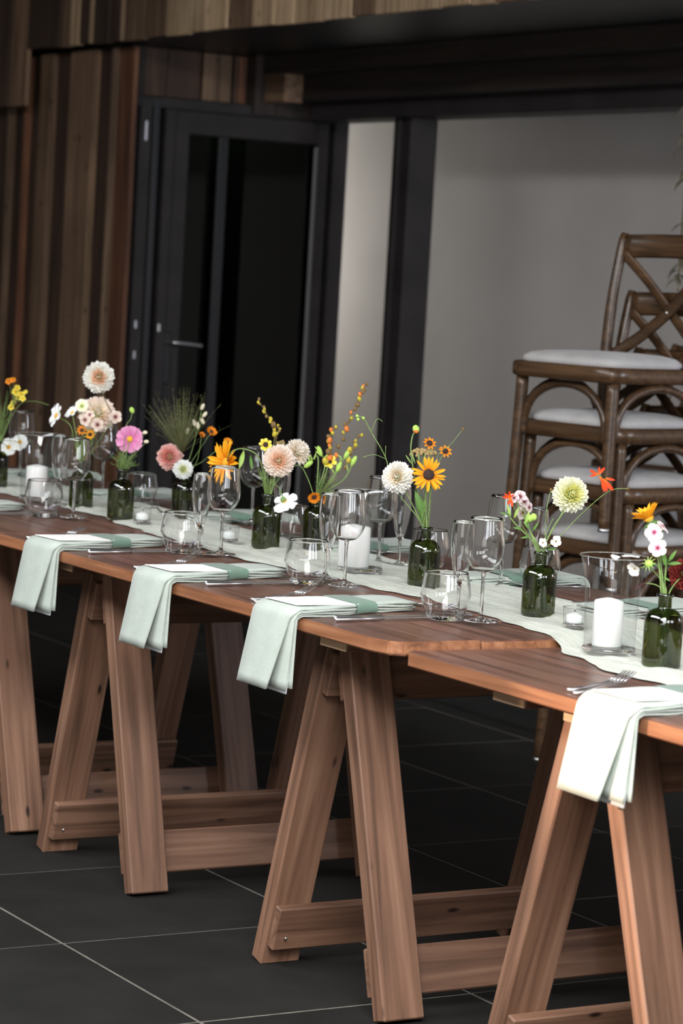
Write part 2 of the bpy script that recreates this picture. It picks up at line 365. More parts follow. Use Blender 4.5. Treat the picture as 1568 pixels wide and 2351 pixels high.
# return wall over the door
wret = box('wall_return', (XF-.12, 5.85, 2.33), (.1, .64, .24), DARKWOOD, bev=0, kind='structure')
for a, b, tn in ((322, 390, 2), (390, 470, 2), (474, 541, 0), (545, 556, 2), (556, 576, 3)):  # mostly dark tones, painting in the shade of the recess over the door
    ya, yb = atx(a, 190, XF).y, atx(b, 190, XF).y
    box('plank', (XF-.05, (ya+yb)/2, 2.335), (.025, yb-ya-.004, .22), PL[tn], wret)
box('wall_filler', (-11.45, 6.36, 2.83), (.5, .5, 1.3), DARKWOOD, wret, 0)
box('wall_light_block', (-12.37, 6.60, 1.75), (2.06, .04, 3.5), LOBBY, bev=0, kind='structure')  # added blocker, keeps the lit room behind out of the door glass
# stepped header over the opening
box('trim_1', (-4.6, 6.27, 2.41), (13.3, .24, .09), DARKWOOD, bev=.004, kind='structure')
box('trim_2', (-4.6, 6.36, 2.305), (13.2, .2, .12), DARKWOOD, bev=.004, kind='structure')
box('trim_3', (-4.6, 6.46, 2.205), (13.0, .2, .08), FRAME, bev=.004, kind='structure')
box('trim_4', (XF+.09, 6.21, 2.30), (.3, .1, .13), PL[0], bev=.004, kind='structure')     # short light block where the header meets the door wall
for y in (5.12,): box('threshold_trim', (-4.5, y, .004), (13.4, .10, .012), SLATE, bev=.002, kind='structure')
# slim dark post between the panes
post = empty('trim_5', (aty(930, 640, 6.5).x, 6.5, 0), kind='structure')
px0 = aty(885, 640, 6.42).x
for dx, w_, y0, y1 in ((.02, .05, 6.42, 6.56), (.075, .06, 6.44, 6.55), (.125, .05, 6.42, 6.56)):
    box('post_section', (px0+dx, (y0+y1)/2, 1.09), (w_, y1-y0, 2.17), FRAME, post, .006)
box('wall_opening', (-1.2, 6.5, 1.1), (6.2, .2, 2.2), HALL, bev=0, kind='structure')
box('wall_end', (-14.0, 6.7, 1.75), (.1, 2.2, 3.5), HALL, bev=0, kind='structure')
# glazed door in the return wall (frame, leaf with stiles, pane, handle)
door = empty('door_1', (XF, 5.5, 0), kind='structure')
ya, yb = atx(300, 600, XF).y-.02, atx(775, 600, XF).y
zt_ = 2.215
box('door_frame', (XF-.02, ya+.05, zt_/2), (.10, .06, zt_), FRAME, door, .004)
box('door_frame', (XF+.0, ya+.105, zt_/2), (.06, .035, zt_), BLACK, door, .004)
box('door_frame', (XF-.02, (ya+yb)/2, zt_-.02), (.09, yb-ya, .05), FRAME, door, .004)
box('door_frame', (XF-.02, yb-.03, zt_/2), (.1, .075, zt_), FRAME, door, .004)
la, lb = ya+.14, yb-.085
box('stile', (XF+.01, la+.035, 1.0875), (.06, .05, 2.165), FRAME, door, .006)
box('stile', (XF-.005, la+.10, 1.0875), (.05, .09, 2.165), FRAME, door, .006)
box('stile', (XF-.005, lb-.035, 1.0875), (.05, .055, 2.165), FRAME, door, .006)
box('top_rail', (XF-.005, (la+lb)/2, 2.115), (.044, lb-la-.12, .11), FRAME, door, .006)
box('bottom_rail', (XF-.005, (la+lb)/2, .14), (.044, lb-la-.12, .22), FRAME, door, .006)
box('mullion', (XF-.02, la+.34, 1.1), (.03, .05, 1.95), BLACK, door, .004)
box('glazing_bead', (XF+.012, lb-.075, 1.1), (.012, .018, 1.9), plain('light_bead', srgb(120, 120, 124), .35), door, .003)
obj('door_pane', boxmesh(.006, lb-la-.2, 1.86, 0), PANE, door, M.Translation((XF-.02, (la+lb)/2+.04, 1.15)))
for yy_ in (ya+.135, yb-.075): box('door_stop', (XF-.055, yy_, 1.1), (.02, .08, 2.2), BLACK, door, .003)
box('door_stop', (XF-.055, (ya+yb)/2, 2.18), (.02, yb-ya, .07), BLACK, door, .003)
hp = box('handle_plate', (XF+.028, la+.075, 1.02), (.012, .04, .24), BLACK, door, .004)
hz = atx(362, 790, XF+.05)
obj('door_handle', MB().tube(spline([(XF+.03, la+.075, 1.095), (XF+.075, la+.08, 1.095), (XF+.085, la+.10, 1.095), (XF+.08, la+.23, 1.085)]), .010, 10).mesh('door_handle'), STEEL, hp)
obj('strike_plate', boxmesh(.004, .012, .09, .001), STEEL, door, M.Translation((XF+.033, ya+.05, 2.06)))
for z in (1.17, 1.03): obj('strike_plate', boxmesh(.004, .010, .035, .001), STEEL, door, M.Translation((XF+.033, ya+.045, z)))
obj('latch', boxmesh(.006, .012, .035, .001), STEEL, door, M.Translation((XF+.042, la+.02, 1.16)))
# garden-dark room behind the pane
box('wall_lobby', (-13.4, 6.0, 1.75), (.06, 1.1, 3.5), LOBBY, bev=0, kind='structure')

# ------------------------------------------------------------------ trestle tables
ZA, ZB = .775, .760
def table(name, label, x0, x1, y0, zt, th, battens, chip=False):
    e = empty(name, ((x0+x1)/2, y0+.5, zt-th), label, 'table', 'trestle table tops in one long row')
    wds = [.212, .2, .2, .2, .18]; y = y0
    for k, wd in enumerate(wds):
        c = ((x0+x1)/2, y+wd/2, zt-th/2-(.0006*(k % 2)))
        if k == 0 and chip:
            bm = bmesh.new(); L = x1-x0; a, b = L/2, wd/2-.0012
            pts = [(-a, -b), (a-.075, -b), (a-.02, -b+.012), (a, -b+.035), (a, b), (-a, b)]
            bv = [bm.verts.new((px, py, -th/2)) for px, py in pts]; f = bm.faces.new(bv)
            ex = bmesh.ops.extrude_face_region(bm, geom=[f])
            for v in ex['geom']:
                if isinstance(v, bmesh.types.BMVert): v.co.z = th/2
            bmesh.ops.recalc_face_normals(bm, faces=bm.faces); bmesh.ops.bevel(bm, geom=bm.edges[:], offset=.003, segments=2, affect='EDGES')
            me = bpy.data.meshes.new('board'); bm.to_mesh(me); bm.free(); o = obj('board', me, TABLE, e, M.Translation(c))
        else:
            o = obj('board', boxmesh(x1-x0, wd-.0024, th, .003).copy(), None, e, M.Translation(c)); me = o.data
            me.materials.clear(); me.materials.append(TABLE)
        me.materials.append(TABLE_EDGE)
        for p in me.polygons:
            if p.normal.z < .5 and p.normal.z > -.9: p.material_index = 1
        y += wd
    for bx in battens:
        b = bar('batten', (bx, y0+.028, zt-th-.011), (bx, y0+.96, zt-th-.011), .10, .022, (1, 0, 0), TABLE, e)
        obj('end_grain', boxmesh(.098, .004, .020, .001), RAW, b, M.Translation((bx, y0+.027, zt-th-.011)))
    return e
table('trestle_table', 'middle varnished board table top with a chipped right end, carrying three hanging napkins', -6.10, -4.255, 2.668, ZA, .027, (-5.76, -4.50), True)
table('trestle_table', 'nearest varnished board table top, at lower right, set slightly lower than its neighbour', -4.245, -2.70, 2.705, ZB, .030, (-3.94, -3.72, -2.9))
table('trestle_table', 'far left varnished board table top at the frame edge', -8.05, -6.11, 2.668, ZA, .027, (-6.46, -7.7))
def trestle(label, xc, hl, hr, tl, tr, ztop, y0=2.77, y1=3.49):
    """two hinged H-frames; hl/hr = foot x of the left and right frame, tl/tr = their top x"""
    e = empty('trestle', (xc, (y0+y1)/2, 0), label, 'trestle', 'wooden A-frame trestles under the long table')
    for foot, top, s in ((hl, tl, 1), (hr, tr, -1)):                  # s points to the inside of the A
        d = V((top-foot, 0, ztop)).normalized(); n = V((s*d.z, 0, -s*d.x)).normalized()
        for y in (y0+.0475, y1-.0475):
            p, q = V((foot, y, .004)), V((top, y, ztop-.002)); bar('leg', p, q, .095, .042, (0, 1, 0), LEG, e)
        for nm, z, wd in (('stretcher', .095, .098), ('top_rail', ztop-.065, .095)):
            t = z/ztop; c = V((foot+(top-foot)*t, 0, z)) + n*(.021+.012)
            b = bar(nm, c+V((0, y0+.006, 0)), c+V((0, y1-.006, 0)), wd, .023, d, LEG, e)
            if nm == 'stretcher':
                for yy in (y0+.03, y0+.07):
                    ps = c+n*.0115*(1)+V((0, yy, (yy-y0-.05)*.9)); sc = MB().ball(ps, .0035, 6, 4).mesh('screw'); obj('screw', sc, STEEL, b)
    return e
trestle('trestle under the middle table\'s right end, its knotty leg largest in the picture', -4.62, -4.872, -4.372, -4.663, -4.587, .725)
trestle('trestle under the middle table\'s left end, between the second and third napkins', -5.73, -5.981, -5.482, -5.778, -5.684, .725)
trestle('trestle at lower right under the nearest table, its leg edge struck by sunlight', -3.75, -4.008, -3.477, -3.799, -3.701, .707)
trestle('far left trestle, only its pale right legs in view', -6.44, -6.72, -6.171, -6.49, -6.402, .725)

# ------------------------------------------------------------------ runner
def lerp(tab, x):
    for (a, ya_), (b, yb_) in zip(tab, tab[1:]):
        if a <= x <= b: t = (x-a)/(b-a); t = t*t*(3-2*t); return ya_+(yb_-ya_)*t
    return tab[0][1] if x < tab[0][0] else tab[-1][1]
RF = [(-8.1, 3.16), (-7, 3.13), (-6.5, 3.14), (-6.24, 3.10), (-5.9, 3.07), (-5.54, 3.055), (-5.1, 3.09), (-4.75, 3.11), (-4.46, 3.085), (-4.29, 3.055), (-4.1, 3.0), (-3.98, 2.955), (-3.82, 2.962), (-3.65, 2.94), (-3.4, 2.95), (-2.75, 2.97)]
RB = [(-8.1, 3.46), (-6.9, 3.44), (-6.18, 3.42), (-5.6, 3.46), (-5.2, 3.45), (-4.95, 3.46), (-4.5, 3.43), (-4.2, 3.36), (-3.9, 3.38), (-2.75, 3.36)]
def tz(x): return ZA if x < -4.27 else (ZB if x > -4.20 else ZA+(ZB-ZA)*((x+4.27)/.07))
nx, ny = 420, 44; vs, fs = [], []
for i in range(nx+1):
    x = -8.04+5.32*i/nx; f, b = lerp(RF, x), lerp(RB, x)
    f += .006*math.sin(x*23)+.004*math.sin(x*61+1); b += .006*math.sin(x*19+2)
    for j in range(ny+1):
        v = j/ny; y = f+(b-f)*v
        h = .0095*(noise.noise(V((x*2.2+.3*math.sin(y*20), y*26, 3)))+.5*noise.noise(V((x*4, y*70+x*6, 8)))+.35*noise.noise(V((x*14, y*40, 1))))
        edge = min(1, min(v, 1-v)*9)
        vs.append((x, y, tz(x)+.0012+max(0, .006+h)*(.08+.92*edge)))
for i in range(nx):
    for j in range(ny): a = i*(ny+1)+j; fs.append((a, a+1, a+ny+2, a+ny+1))
runner = obj('table_runner', mesh('table_runner', vs, fs), GAUZE)
tag(runner, 'crinkled pale sage gauze runner along the middle of the long table', 'table runner')
def rz_(x): return tz(x)+.009
def base(px, py, r, z=None):
    z = z if z is not None else .783
    p = atz(px, py, z); h = V((_a.x, _a.y, 0)).normalized()
    p = p + h*(r*.85); p.z = z; return p

# ------------------------------------------------------------------ napkins, bands, cards
def flat_sweep(mb, path, lw, rw, th):
    """path: list of (y, z, normal y, normal z); lw/rw: left and right x per station; th: thickness"""
    n = 12; b = len(mb.v)
    for (y, z, nyy, nz), l, r in zip(path, lw, rw):
        for j in range(n):
            if j < 5: x = l+(r-l)*j/4; o = th/2
            elif j == 5: x = r+th*.45; o = 0
            elif j < 11: x = r-(r-l)*(j-6)/4; o = -th/2
            else: x = l-th*.45; o = 0
            mb.v.append(V((x, y+nyy*o, z+nz*o)))
    k = len(path)
    for i in range(k-1):
        for j in range(n): mb.f.append((b+i*n+j, b+(i+1)*n+j, b+(i+1)*n+(j+1) % n, b+i*n+(j+1) % n))
    mb.f.append(tuple(b+j for j in range(n))); mb.f.append(tuple(b+(k-1)*n+j for j in range(n))[::-1])
def npath(off, yend, hang, out):
    P = []
    for i in range(13): P.append((yend*(1-i/12)+.004*i/12, off+.0012*math.sin(i*1.1+off*300), 0, 1))
    r = off+.006
    for i in range(1, 7): an = PI/2*i/6; P.append((.002-r*math.sin(an), -.006+r*math.cos(an), -math.sin(an), math.cos(an)))
    y1, z1 = P[-1][0], P[-1][1]
    for i in range(1, 9):
        t = i/8; P.append((y1-out*t, z1-hang*t, -1, -.15))
    return P
def tab(t, y):
    for (a, b), (c, d) in zip(t, t[1:]):
        if a <= y <= c: return b+(d-b)*(y-a)/(c-a)
    return t[0][1] if y < t[0][0] else t[-1][1]
RT = [(0, .157), (.06, .152), (.12, .136), (.17, .112), (.21, .098), (.31, .090)]
LT = [(0, .0), (.10, -.010), (.17, -.012), (.31, -.016)]
def napkin_meshes():
    mb = MB()
    for off, th, bl, br, ye, hg, out, dr in ((.0030, .0042, -.006, .140, .302, .128, .002, -.004), (.0080, .0046, -.008, .158, .308, .134, .004, -.002), (.0132, .0046, -.010, .150, .300, .138, .008, .001), (.0182, .0050, -.014, .104, .312, .142, .022, 0)):
        P = npath(off, ye, hg, out); L_, R_ = [], []
        for i, q in enumerate(P):
            if i < 13: L_.append(tab(LT, q[0])); R_.append(tab(RT, q[0])+dr)
            else: t = max(0, ((i-12)/14-.22)/.78); L_.append(bl*t); R_.append(.157+dr+(br-.157-dr)*t)
        flat_sweep(mb, P, L_, R_, th)
    body = mb.mesh('napkin')
    mb = MB()                                                        # pale inner hem showing at the bottom of the hanging part
    P = npath(.010, .30, .146, .008)[18:]; k = len(P)
    flat_sweep(mb, P, [-.004-.004*i/(k-1) for i in range(k)], [.150-.002*i/(k-1) for i in range(k)], .003)
    hem = mb.mesh('hem')
    mb = MB(); n = 10; ys = [.142, .158, .174, .190, .206]           # band wrapped round the folds
    for k, y in enumerate(ys):
        l, r = tab(LT, y)-.006, tab(RT, y)+.006; b_ = .0006*math.sin(PI*k/4)
        for x, z in ((l, .0012), (l-.004, .007), (l-.004, .016), (l+.004, .0222+b_), (l*.3+r*.7, .0232+b_), (r-.010, .0228+b_), (r-.001, .019), (r+.002, .012), (r, .004), (r-.006, .0012)): mb.v.append(V((x, y, z)))
    for i in range(4):
        for j in range(n): mb.f.append((i*n+j, (i+1)*n+j, (i+1)*n+(j+1) % n, i*n+(j+1) % n))
    band = mb.mesh('napkin_band')
    card = boxmesh(.118, .150, .0012, 0)
    return body, hem, band, card
NB, NH, NBD, NC = napkin_meshes()
def napkin(x0, y0, zt, rz, flip, lab, blab, clab, grp):
    mw = M.Translation((x0, y0, zt)) @ M.Rotation(rz+(PI if flip else 0), 4, 'Z')
    e = bpy.data.objects.new('napkin', None); C.objects.link(e); e.matrix_basis = mw; tag(e, lab, 'napkin', grp+' napkins')
    obj('cloth', NB, LINEN, e, mw); obj('hem', NH, plain('hem_white', srgb(225, 230, 236), .8) if 'hem_white' not in bpy.data.materials else bpy.data.materials['hem_white'], e, mw)
    b = obj('napkin_band', NBD, BAND, None, mw); tag(b, blab, 'napkin band', grp+' napkin bands')
    if clab:
        c = obj('place_card', NC, PAPER, None, mw @ M.Translation((.066, .074, .0224)) @ M.Rotation(.05, 4, 'Z') @ M.Rotation(-.012, 4, 'X')); tag(c, clab, 'card', grp+' place cards')
fr = [(-6.72, 2.668, ZA, 'at the far left frame edge'), (-5.872, 2.668, ZA, 'second from the left'), (-5.285, 2.668, ZA, 'third from the left'), (-4.738, 2.668, ZA, 'at the chipped table end'), (-3.662, 2.705, ZB, 'on the nearest table')]
nl = ['sage linen napkin at the far left frame edge, only its folded end in view', 'sage linen napkin hanging over the table edge, leftmost fully visible one', 'sage linen napkin hanging over the edge, between the two middle trestles', 'sage linen napkin hanging beside the chipped end of the middle table', 'sunlit sage napkin hanging from the nearest table at lower right']
for k, (x, y, z, ph) in enumerate(fr):
    napkin(x, y, z, (.0, .03, 0, 0, -.02)[k], False, nl[k], 'deep sage band around the front napkin '+ph, 'white card tucked under the band of the front napkin '+ph, 'front row')
bx_ = [(-4.52, ZA, 'behind the nearest candle vase'), (-5.02, ZA, 'behind the third bottle from the right'), (-5.66, ZA, 'behind the middle candle vase'), (-6.36, ZA, 'behind the bottle with the drooping white flower'), (-6.98, ZA, 'behind the pink cosmos bottle'), (-7.62, ZA, 'at the far left')]
for k, (x, z, ph) in enumerate(bx_):
    napkin(x, 3.662, z, (.05, -.05, .02, 0, .04, 0)[k], True, 'sage napkin on the far side, '+ph, 'deep sage band on the far side napkin '+ph, None, 'far side')

# ------------------------------------------------------------------ cutlery
def fork_mesh():
    mb = MB(); L = .205
    mb.tube([(0, 0, .004), (0, .05, .0045), (0, .10, .006), (0, .135, .008)], [.0058, .0050, .0034, .0030], 8, True, .55, (1, 0, 0))
    b = len(mb.v); st = [(.135, .0034, .008), (.145, .0095, .0075), (.155, .0125, .007), (.163, .0128, .008)]
    for y, hw, z in st:
        for x, dz in ((-hw, 0), (0, -.0008), (hw, 0)): mb.v.append(V((x, y, z+dz+.001)))
        for x in (-hw, 0, hw): mb.v.append(V((x, y, z-.0012)))
    for i in range(len(st)-1):
        q, r = b+i*6, b+(i+1)*6
        for (m_, n_) in ((0, 1), (1, 2), (2, 5), (5, 4), (4, 3), (3, 0)): mb.f.append((q+m_, q+n_, r+n_, r+m_))
    for x in (-.0108, -.0036, .0036, .0108):
        mb.tube([(x, .160, .008), (x, .18, .0115), (x*.96, .198, .017), (x*.94, L, .020)], [.0017, .0016, .0014, .0007], 6, True, .8)
    return mb.mesh('fork')
def knife_mesh():
    mb = MB(); mb.tube([(0, 0, .005), (0, .005, .005), (0, .05, .005), (0, .115, .005)], [.004, .0062, .0058, .0048], 8, True, .8, (1, 0, 0))
    b = len(mb.v)
    for y, a, c in ((.115, -.005, .005), (.13, -.0065, .006), (.18, -.0085, .006), (.21, -.008, .006), (.225, -.003, .0055), (.23, .003, .005)):
        mb.v += [V((a, y, .0052)), V((c, y, .0058)), V((c, y, .0042)), V((a, y, .0046))]
    for i in range(5):
        q = b+i*4
        for m_ in range(4): mb.f.append((q+m_, q+(m_+1) % 4, q+4+(m_+1) % 4, q+4+m_))
    mb.f.append((b+20, b+21, b+22, b+23)); return mb.mesh('knife')
def spoon_mesh():
    mb = MB(); mb.tube([(0, 0, .003), (0, .05, .0035), (0, .10, .006), (0, .125, .008)], [.0055, .0045, .003, .0028], 8, True, .5, (1, 0, 0))
    b = len(mb.v); N = 12
    for ring in range(4):
        t = ring/3
        for j in range(N):
            an = 2*PI*j/N; mb.v.append(V((math.cos(an)*.0165*t, .150+math.sin(an)*.027*t, .0022+.0065*t*t)))
    for ring in range(3):
        for j in range(N): mb.f.append((b+ring*N+j, b+ring*N+(j+1) % N, b+(ring+1)*N+(j+1) % N, b+(ring+1)*N+j))
    return mb.mesh('spoon')
FK, KN, SP = fork_mesh(), knife_mesh(), spoon_mesh()
def cut(name, me, x, y, z, rz, lab, grp, tilt=0):
    o = obj(name, me, STEEL, None, M.Translation((x, y, z)) @ M.Rotation(rz, 4, 'Z') @ M.Rotation(tilt, 4, 'X')); tag(o, lab, name, grp)
for k, (x, y, z, ph) in enumerate(fr):
    cut('fork', FK, x-.092, y+.022, z+.001, .40, 'outer steel fork left of the front napkin '+ph, 'front row forks')
    cut('fork', FK, x-.060, y+.012, z+.001, .44, 'inner steel fork touching the front napkin '+ph, 'front row forks', .02)
    cut('knife', KN, x+.192, y+.052, z+.001, .05, 'inner steel knife right of the front napkin '+ph, 'front row knives')
    cut('knife', KN, x+.216, y+.040, z+.001, .03, 'outer steel knife right of the front napkin '+ph, 'front row knives')
    cut('spoon', SP, x-.04, y+.360, z+.001, -1.45, 'steel spoon beyond the inner end of the front napkin '+ph, 'front row dessert spoons')
    cut('dessert_fork', FK, x-.075, y+.335, z+.001, -1.32, 'small fork beyond the inner end of the front napkin '+ph, 'front row dessert forks')
for k, (x, z, ph) in enumerate(bx_):
    cut('knife', KN, x-.20, 3.62, z+.001, PI+.06, 'steel knife beside the far side napkin '+ph, 'far side knives')
    cut('fork', FK, x+.065, 3.63, z+.001, PI-.1, 'steel fork beside the far side napkin '+ph, 'far side forks')
    cut('dessert_fork', FK, x-.16, 3.345, z+.001, 1.25, 'small fork beyond the far side napkin '+ph, 'far side dessert forks')

# ------------------------------------------------------------------ glassware
def torus(R, r, z, n=40, m=6):
    vs, fs = [], []
    for i in range(n):
        an = 2*PI*i/n
        for j in range(m): t = 2*PI*j/m; vs.append(((R+r*math.cos(t))*math.cos(an), (R+r*math.cos(t))*math.sin(an), z+r*math.sin(t)))
    for i in range(n):
        for j in range(m): fs.append((i*m+j, ((i+1) % n)*m+j, ((i+1) % n)*m+(j+1) % m, i*m+(j+1) % m))
    return mesh('rim', vs, fs)
def smooth_prof(pts, n=5): return [(p.x, p.y) for p in spline([(a, b, 0) for a, b in pts], n)]
def shell(outer, th, n=40, floor_=0, k=5):
    """closed double wall: outer profile up, rounded lip, inner profile down to a floor"""
    o = smooth_prof(outer, k); inn = [(max(.0004, r-th), z) for r, z in o if z >= floor_]
    pr = [(.0004, o[0][1])]+o+[(o[-1][0]-th*.5, o[-1][1]+th*.45)]+inn[::-1]+[(.0004, inn[0][1])]
    return lathe(pr, n)
WG = dict(bowl=mesh('bowl', *shell([(.004, .0975), (.022, .104), (.035, .122), (.0395, .143), (.0375, .172), (.0325, .208)], .0011, 44, .1025)),
          stem=mesh('stem', *lathe([(.0052, .006), (.0040, .02), (.0036, .05), (.0040, .085), (.0052, .0955), (.0045, .0972), (.0005, .0974)], 16, True)),
          foot=mesh('foot', *lathe([(.0005, .0), (.034, .0), (.0365, .0012), (.034, .0024), (.018, .0042), (.007, .0085), (.0038, .0145), (.0003, .015)], 40)))
FG = dict(bowl=mesh('bowl', *shell([(.003, .062), (.010, .072), (.0175, .098), (.0225, .132), (.0235, .160), (.0205, .196)], .0011, 36, .070)),
          stem=mesh('stem', *lathe([(.005, .005), (.0036, .016), (.0034, .035), (.004, .055), (.0042, .0612), (.0003, .0616)], 14, True)),
          foot=mesh('foot', *lathe([(.0005, 0), (.030, 0), (.032, .001), (.030, .002), (.015, .0036), (.006, .0075), (.0034, .013), (.0003, .0135)], 36)))
TB = dict(bowl=mesh('glass_wall', *shell([(.029, .0005), (.033, .003), (.0385, .016), (.0465, .042), (.047, .052), (.044, .072), (.0405, .090)], .0014, 48, .0115)))
HV = dict(bowl=mesh('glass_wall', *lathe(smooth_prof([(.0495, .009), (.0495, .04), (.0510, .09), (.0545, .135), (.0615, .172), (.0660, .184)]), 56)),
          base=mesh('thick_base', *lathe([(.0005, .0), (.047, .0), (.0515, .003), (.052, .007), (.0498, .011), (.040, .0115), (.0005, .0115)], 48)), rim=torus(.0660, .0013, .184, 56))
TLH = dict(bowl=mesh('ribbed_wall', *lathe([(.0200, .003), (.0205, .012), (.0212, .038)], 96, rib=.03, nrib=24)),
           base=mesh('thick_base', *lathe([(.0005, .0), (.018, .0), (.0205, .002), (.0205, .007), (.018, .009), (.0005, .0085)], 36)), rim=torus(.0212, .0010, .038, 36))
def glassware(name, parts, p, label, cat, group, s=1.0, rz=0):
    e = empty(name, p, label, cat, group); mw = M.Translation(p) @ M.Rotation(rz, 4, 'Z') @ M.Scale(s, 4)
    for k, me in parts.items(): obj(me.name.split('.')[0], me, THIN if (k == 'bowl' and (parts is HV or parts is TLH)) else SOLID, e, mw)
    return e
def wax(name, p, r, h, label, cat, group, tilt=0):
    e = empty(name, p, label, cat, group)
    pr = [(.0005, .0), (r*.96, 0), (r, .002), (r, h*.5), (r*.995, h-.004), (r*.95, h-.001), (r*.6, h+.002), (r*.2, h+.0045), (.0005, h+.005)]
    obj('wax', mesh('wax', *lathe(pr, 40)), WAX, e, M.Translation(p))
    obj('wick', MB().tube([(0, 0, h+.003), (.001, 0, h+.008), (.003, 0, h+.012)], .0009, 6).mesh('wick'), WICK, e, M.Translation(p))
for px, py, lab in ((165, 1190, 'tall wine glass at far left, in front of the two left bottles'), (505, 1275, 'wine glass in front of the orange rudbeckia'), (790, 1348, 'wine glass in front of the middle pillar candle'), (1105, 1430, 'wine glass nearest of all, left of the lime dahlia bottle')):
    glassware('wine_glass', WG, base(px, py, .034), lab, 'wine glass', 'front row wine glasses', 1.0)
for px, py, lab in ((130, 1158, 'flute between the left candle vase and the left wine glass'), (455, 1272, 'flute beside the white scabious, left of the second front wine glass'), (748, 1330, 'flute left of the middle candle, in the front row'), (1052, 1412, 'flute left of the nearest wine glass')):
    glassware('flute', FG, base(px, py, .02), lab, 'champagne flute', 'front row flutes', .97)
for px, py, lab in ((96, 1188, 'round tumbler in front of the far left pillar candle'), (414, 1272, 'round tumbler beside the second front wine glass, left of it'), (703, 1344, 'round tumbler left of the middle candle vase'), (1021, 1427, 'round tumbler on the front row nearest the chipped table end')):
    glassware('tumbler', TB, base(px, py, .03, ZA+.0005), lab, 'tumbler', 'front row tumblers', 1.08)
for (px, py), lab in (((42, 1100), 'wine glass at far left behind the left candle vase'), ((232, 1137), 'wine glass behind the leftmost bottles, below the pink cosmos'), ((576, 1205), 'wine glass behind the dark bottle with the peach dahlia'), ((868, 1297), 'wine glass behind the middle candle vase, far side'), ((1150, 1352), 'wine glass under the mauve phlox, far side')):
    glassware('wine_glass', WG, base(px, py, .034, ZA+.001), lab, 'wine glass', 'far side wine glasses')
for (px, py), lab in (((640, 1235), 'flute behind the white drooping cosmos'), ((915, 1300), 'flute just left of the white dahlia bottle'), ((1228, 1362), 'flute behind the lime dahlia bottle')):
    glassware('flute', FG, base(px, py, .02, ZA+.001), lab, 'champagne flute', 'far side flutes', .97)
for (px, py), lab in (((320, 1160), 'tumbler behind the pink cosmos bottle'), ((667, 1242), 'tumbler right of the peach dahlia bottle'), ((985, 1305), 'tumbler behind the white dahlia bottle'), ((1238, 1350), 'tumbler hidden behind the lime dahlia bottle')):
    glassware('tumbler', TB, base(px, py, .03, ZA+.001), lab, 'tumbler', 'far side tumblers', 1.0)
for (px, py), s, lab, cl, cpx, chh, cr in (((82, 1152), 1.0, 'flared glass candle vase at the far left', 'white pillar candle inside the far left glass vase', (78, 1140), .083, .030), ((826, 1318), 1.0, 'flared glass candle vase in the middle, behind a wine glass', 'white pillar candle inside the middle glass vase', (810, 1310), .092, .036), ((1403, 1487), 1.0, 'flared glass candle vase nearest, at right', 'white pillar candle inside the nearest glass vase', (1397, 1474), .088, .0285)):
    p = base(px, py, .05); p.z = rz_(p.x); glassware('candle_vase', HV, p, lab, 'candle vase', 'glass candle vases', s)
    q = p + V((_r.x, _r.y, 0))*((cpx[0]-px)/pxm(p)); q.z = p.z+.0115; wax('pillar_candle', q, cr, chh, cl, 'candle', 'pillar candles')
for (px, py), lab, cl in (((325, 1203), 'ribbed glass tealight holder right of the pink cosmos bottle', 'tealight in the holder beside the pink cosmos bottle'), ((526, 1247), 'ribbed glass tealight holder behind the second wine glass stem', 'tealight in the holder behind the second wine glass stem'), ((1318, 1443), 'ribbed glass tealight holder left of the nearest candle vase', 'tealight in the holder beside the nearest candle vase')):
    p = base(px, py, .018); p.z = rz_(p.x); glassware('tealight_holder', TLH, p, lab, 'tealight holder', 'ribbed tealight holders', 1.05)
    wax('tealight', p+V((0, 0, .009)), .0165, .016, cl, 'candle', 'tealights')

# ------------------------------------------------------------------ bottles
BT = mesh('bottle_body', *lathe([(.0005, .003), (.022, .001), (.0325, .0008), (.0345, .004), (.0348, .02), (.0348, .078)] + [(.0125+.0223*math.cos(t), .078+.0265*math.sin(t)) for t in [PI/2*i/7 for i in range(1, 8)]] + [(.0125, .108), (.0120, .124), (.0122, .1255), (.0155, .126), (.0158, .129), (.0150, .132), (.0120, .1325), (.0108, .128)], 40))
BOT = {}
def bottle(key, px, py, lab, s=1.0):
    p = base(px, py, .034); p.z = rz_(p.x)-.002
    o = obj('glass_bottle', BT, GREEN, None, M.Translation(p) @ M.Scale(s, 4)); tag(o, lab, 'bottle', 'green bottles used as vases')
    BOT[key] = (p, p+V((0, 0, .129*s)))
bottle(0, -14, 1118, 'green bottle cut off by the left frame edge, holding yellow sprays')
bottle(1, 182, 1165, 'green bottle behind the left wine glass, holding the tall pale dahlia', .95)
bottle(2, 273, 1192, 'green bottle with a single pink cosmos')
bottle(3, 418, 1188, 'green bottle half hidden by a flute, with pink dahlia and fine grass', .95)
bottle(4, 608, 1259, 'green bottle with the peach dahlia, centre left')
bottle(5, 722, 1262, 'green bottle hidden behind a flute, with green buds and tall wands')
bottle(6, 971, 1349, 'green bottle with white dahlia and black-eyed yellow flower')
bottle(7, 1236, 1416, 'green bottle with the lime white dahlia')
bottle(8, 1522, 1516, 'green bottle nearest, at the right frame edge', 1.04)

